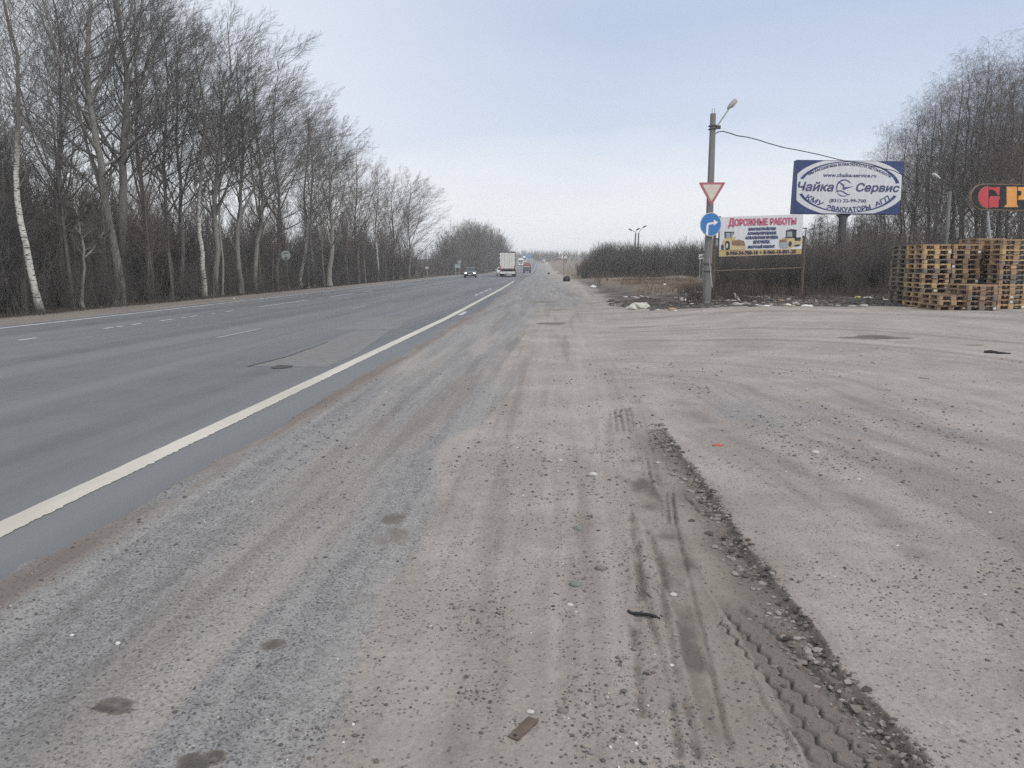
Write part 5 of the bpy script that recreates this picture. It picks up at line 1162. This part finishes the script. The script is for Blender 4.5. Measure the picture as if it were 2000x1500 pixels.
def far_truck(p, rz, label, bodym):
    o = thing('lorry', p, label, 'lorry', None, rz)   # nose to -Y
    MB().box(-1.25, 1.25, 2.2, 12.5, 1.1, 3.9).build('box_body', bodym, o)
    MB().loft([ring(-.1, .5, 1.5, 1.15), ring(0, .4, 2.95, 1.2), ring(.9, .4, 3.05, 1.22), ring(1.9, .6, 3.05, 1.22)]).build('cab', wbox, o)
    MB().loft([[(-1.15, .2, 3.05), (1.15, .2, 3.05), (1.15, .5, 3.05), (-1.15, .5, 3.05)], [(-1.2, 1.9, 3.05), (1.2, 1.9, 3.05), (1.2, 1.95, 3.85), (-1.2, 1.95, 3.85)]]).build('roof_fairing', wbox, o)
    MB().loft([[(-1.05, -.10, 1.75), (1.05, -.10, 1.75), (1.05, -.06, 2.75), (-1.05, -.06, 2.75)], [(-1.05, .02, 1.75), (1.05, .02, 1.75), (1.05, .06, 2.75), (-1.05, .06, 2.75)]]).build('windscreen', M['glass'], o)
    MB().box(-.8, .8, -.14, -.08, .95, 1.45, .02).build('grille', M['black'], o); MB().box(-1.2, 1.2, -.2, .1, .4, .8, .04).build('bumper', M['white'], o)
    for s in (-1, 1):
        wheel(o, s * 1.02, .8, .5, .34); wheel(o, s * 1.02, 10, .5, .4); MB().box(s * .95 - .16, s * .95 + .16, -.23, -.2, .52, .72).build('headlight', M['headlight'], o)
far_truck(rp(1017.3, 425), .04, 'far oncoming lorry with white cab right behind the gap left of the dump truck', M['dark_steel'])
far_truck(rp(1024.8, 520), .04, 'farthest oncoming white lorry above the dump truck near the crest', wbox)

# ------------------------------------------------------------------ rubbish and small things
def lump(name, p, size, m, label, cat, seed, group=None, rough=.25, rz=0., sub=3, freq=2.2):
    import bmesh
    bm = bmesh.new(); bmesh.ops.create_icosphere(bm, subdivisions=sub, radius=1); rg = np.random.default_rng(seed)
    co_ = np.array([v.co for v in bm.verts]); off = rg.uniform(0, 50, 3)
    d = (fbm(co_[:, 0] * freq + off[0] + co_[:, 2] * 1.3, co_[:, 1] * freq + off[1] - co_[:, 2], int(seed), 4) - .5) * 2 * rough * 2
    co_ = co_ * (1 + d)[:, None]; co_[:, 2] = np.where(co_[:, 2] < -.3, -.3 + (co_[:, 2] + .3) * .15, co_[:, 2])
    co_ = co_ * np.array(size) / 2; co_[:, 2] -= co_[:, 2].min()
    for v_, c_ in zip(bm.verts, co_): v_.co = c_
    me = bpy.data.meshes.new(name); bm.to_mesh(me); bm.free(); me.polygons.foreach_set('use_smooth', [rough < .2] * len(me.polygons))
    o = link(name, me, None, m, (p[0], p[1], float(HG(np.array([p[0]]), np.array([p[1]]))[0][0]) - size[2] * .10)); o.rotation_euler = (0, 0, rz)
    return tag(o, label, cat, group)
poly_w = material('white_film', (.55, .54, .47), .5, .08, 3); pale_c = material('pale_concrete', (.40, .39, .37), .95, .2, 6, .5); foam = material('white_foam', (.72, .72, .70), .7, .06, 5); blackbag = material('black_bag', (.018, .018, .02), .45, .2, 3); cardb = material('cardboard', (.36, .27, .19), .9, .15, 4); yel = material('yellow_scrap', (.62, .55, .20), .7, .1, 4); redm = material('red_scrap', (.42, .12, .10), .8, .2, 5)
def G(px, py): return gp(px, py)
lump('plastic_sheet', G(1250, 594), (.74, .5, .36), poly_w, 'crumpled cream plastic sheet, largest white item at the left of the litter', 'plastic sheet', 1, rough=.33, freq=3)
lump('plastic_bag', G(1158.5, 561.5), (.42, .35, .26), foam, 'white crumpled bag lying alone left of the litter bank', 'bag', 2, rough=.3, freq=3)
lump('rubbish_bag', G(1106, 550), (.78, .62, .95), blackbag, 'larger black rubbish bag on the verge under the side-road sign', 'bag', 3, rough=.22)
lump('rubbish_bag', G(1072, 535.5), (.66, .5, .75), blackbag, 'smaller dark rubbish bag farther along the dirt shoulder', 'bag', 4, rough=.2)
lump('concrete_chunk', G(1342, 580), (.28, .26, .24), pale_c, 'pale oval concrete chunk standing upright left of the lamp pole', 'rubble', 5, rough=.12)
lump('concrete_chunk', G(1335, 587), (.30, .26, .20), pale_c, 'flatter grey concrete chunk in front of the upright oval one', 'rubble', 6, rough=.14)
lump('concrete_chunk', G(1404, 581), (.26, .24, .24), pale_c, 'pale concrete chunk just right of the lamp pole foot', 'rubble', 7, rough=.2)
lump('foam_block', G(1298, 558.5), (.24, .2, .2), foam, 'tiny white foam block on the brown grass', 'foam block', 8, rough=.08)
lump('foam_block', G(1594, 587), (.12, .1, .1), foam, 'small white cube of foam near the right end of the litter', 'foam block', 9, rough=.06)
lump('cardboard_piece', G(1186, 587.5), (.30, .25, .08), cardb, 'flattened brown cardboard piece left of the cream plastic sheet', 'cardboard', 10, rough=.2)
lump('yellow_scrap', G(1676, 586), (.24, .12, .09), yel, 'bright yellow scrap in the litter beside the pallets', 'scrap', 11, rough=.2)
lump('foam_block', G(1573, 595.5), (.28, .16, .10), foam, 'long white foam piece at the bank foot left of the pallets', 'foam block', 12, rough=.1)
def board(name, a, c, w, t, m, label, cat, lift=.0, lift2=None):
    pa, pc_ = Vector(a), Vector(c); pa.z += lift; pc_.z += lift if lift2 is None else lift2; mid = (pa + pc_) / 2; d = pc_ - pa; L = d.length
    o = MB().box(-L / 2, L / 2, -w / 2, w / 2, -t / 2, t / 2, min(t, w) * .1).build(name, m, None, mid); o.rotation_euler = (0, -math.asin(d.z / L), math.atan2(d.y, d.x)); return tag(o, label, cat)
board('plank', G(1448, 584), G(1477, 583.5), .07, .03, M['dirty_white'], 'long white plank lying at the foot of the road-works board', 'plank', .05)
board('plank', G(1482, 583.5), G(1501, 582.5), .07, .03, M['dirty_white'], 'short white plank right of the long white plank', 'plank', .05)
board('broken_tile', G(1434, 583), G(1443, 588), .12, .04, foam, 'tilted white broken tile leaning beside the long plank', 'tile', .16, .02)
p = G(1465, 577); tag(MB().tube([(-.72, 0, .09), (-.3, .05, .12), (.2, 0, .13), (.66, .03, .08)], [.05, .075, .08, .05], 8).build('log', bk_grey, None, p), 'grey fallen log lying under the road-works board', 'log')
p = G(1366, 586); o = thing('broken_stool', p, 'broken white stool tipped among rubble left of the lamp pole', 'stool')
MB().box(-.20, .18, -.14, .14, .30, .33, .01).build('seat', foam, o); MB().box(.08, .13, -.12, -.07, -.05, .30).build('leg', foam, o); MB().box(.08, .13, .07, .12, -.05, .30).build('leg', foam, o); MB().box(-.18, -.13, .05, .10, .0, .30).build('leg', foam, o)
prs = random.Random(11); pieces = [(1319, 594, 'w'), (1353, 597, 'w'), (1306, 575, 'g'), (1350, 591, 'g'), (1384, 592, 'g'), (1423, 591, 'w'), (1479, 594, 'w'), (1497, 594, 'w'), (1550, 592, 'g'), (1360, 588, 'w'), (1412, 586, 'g'), (1438, 592, 'g'), (1455, 590, 'c')]
for _ in range(85):
    x = prs.uniform(1215, 1735); pieces.append((x, prs.uniform(582, 600) - (2 if x < 1300 else 0), prs.choice('wggcgkb')))
mm = {'w': foam, 'g': pale_c, 'c': cardb, 'k': M['dark_steel'], 'b': blackbag}
for i, (x, y, k) in enumerate(pieces):
    s = prs.uniform(.07, .26); q_ = lump({'w': 'paper_scrap', 'g': 'rubble_piece', 'c': 'cardboard_piece', 'k': 'metal_scrap', 'b': 'plastic_scrap'}[k], G(x, y), (s * prs.uniform(1, 1.9), s, s * prs.uniform(.25, .6)), mm[k],
         {'w': 'small white paper scrap in the litter along the dark bank', 'g': 'small grey rubble piece in the litter along the dark bank', 'c': 'small brown cardboard piece in the litter along the dark bank', 'k': 'small dark metal scrap in the litter along the dark bank', 'b': 'small black plastic scrap in the litter along the dark bank'}[k],
         'litter', 100 + i, 'small litter along the bank', prs.uniform(.1, .3), prs.uniform(0, 3), 2)
lump('paper_scrap', G(457, 584), (.12, .1, .06), foam, 'tiny white litter scrap on the forest-side verge', 'litter', 60, sub=2)
lump('plastic_bag', gy(604, 62), (.3, .25, .3), foam, 'small white bag caught in the wood right of the round sign', 'bag', 61, sub=2)
# things lying on the near ground
st_m = material('stone', (.20, .185, .17), .9, .2, 20, .4); st_g = material('stone_greenish', (.19, .20, .185), .9, .2, 20, .4); st_p = material('stone_pale', (.50, .48, .45), .9, .15, 20, .3)
for i, (x, y, s, m_, l) in enumerate([(1173, 1119, .042, st_m, 'smooth brown stone near the middle of the gravel'), (1129, 1036, .05, st_g, 'flat greenish stone above the brown stone'), (1113, 1187, .025, st_p, 'pale chip of stone left of the dark strap'), (1315, 1165, .026, st_p, 'pale round pebble at the upper end of the dark strap wire'), (890, 1192, .024, st_m, 'single dark pebble on bare dust left of the gravel band'), (1036, 1391, .022, st_p, 'pale pebble above the rusty metal strip'), (1100, 1397, .03, st_m, 'dark stone right of the rusty metal strip'), (1125, 1148, .045, st_g, 'crumbly greenish stone below the smooth brown one'), (1158, 932, .05, st_p, 'angular pale stone in the upper gravel band'), (1592, 890, .05, st_p, 'white scrap of stone right of the long rut')]):
    lump('stone', G(x, y), (s * 1.5, s, s * .8), m_, l, 'stone', 70 + i, rough=.12, sub=2)
a = G(1001, 1448); c = G(1042, 1409); o = board('metal_strip', a, c, .042, .008, M['rust'], 'rusty flat metal strip with a bolt hole on the near gravel', 'metal strip', .010)
h_ = MB().tube([(-.055, 0, .004), (-.055, 0, .0055)], .007, 12).build('bolt_hole', M['black'], o)
P = [G(*q_) for q_ in [(1227, 1203), (1232, 1208), (1245, 1209), (1260, 1210), (1275, 1213), (1288, 1219)]]; o = thing('strap', P[2], 'dark torn strap with a thin bent wire on the dust', 'strap')
MB().tube([q_ - P[2] + Vector((0, 0, .026)) for q_ in P], [.006, .009, .009, .008, .008, .005], 6).build('band', M['black'], o)
P2 = [G(*q_) for q_ in [(1243, 1152), (1258, 1165), (1272, 1176), (1281, 1190), (1285, 1205), (1288, 1218)]]; MB().tube([q_ - P[2] + Vector((0, 0, .024)) for q_ in P2], .003, 5).build('wire', M['rust'], o)
P = [G(*q_) for q_ in [(1922, 690), (1935, 690.5), (1950, 692), (1974, 693)]]; tag(MB().tube([q_ - P[1] + Vector((0, 0, .02)) for q_ in P], [.03, .045, .03, .012], 6).build('rubber_strip', M['rubber'], None, P[1]), 'black strip of torn tyre lying on the open yard', 'tyre scrap')
P = [G(*q_) for q_ in [(1795, 740), (1805, 741), (1814, 742)]]; tag(MB().tube([q_ - P[1] + Vector((0, 0, .012)) for q_ in P], .012, 5).build('stick', bk_dark, None, P[1]), 'short dark stick on the yard below the torn tyre strip', 'stick')
P = [G(*q_) for q_ in [(1046, 821), (1058, 820.5), (1072, 819)]]; tag(MB().tube([q_ - P[1] + Vector((0, 0, .008)) for q_ in P], .006, 5).build('stick', bk_dark, None, P[1]), 'thin twig on the dust left of the first tyre marks', 'stick')
lump('red_scrap', G(1402, 875), (.10, .05, .03), redm, 'small red scrap right of the long rut', 'scrap', 90, rough=.2, sub=2)

# ------------------------------------------------------------------ haze
hz = MB().box(-260, 190, -14, 1120, -14, 25).build('haze', None); hz['kind'] = 'stuff'
hm = bpy.data.materials.new('haze_air'); hm.use_nodes = True; t = hm.node_tree; t.nodes.clear()
ho = t.nodes.new('ShaderNodeOutputMaterial'); pv = t.nodes.new('ShaderNodeVolumePrincipled'); pv.inputs['Color'].default_value = (.97, .985, 1, 1); pv.inputs['Density'].default_value = .00065; pv.inputs['Anisotropy'].default_value = 0
t.links.new(pv.outputs[0], ho.inputs['Volume']); hz.data.materials.append(hm)
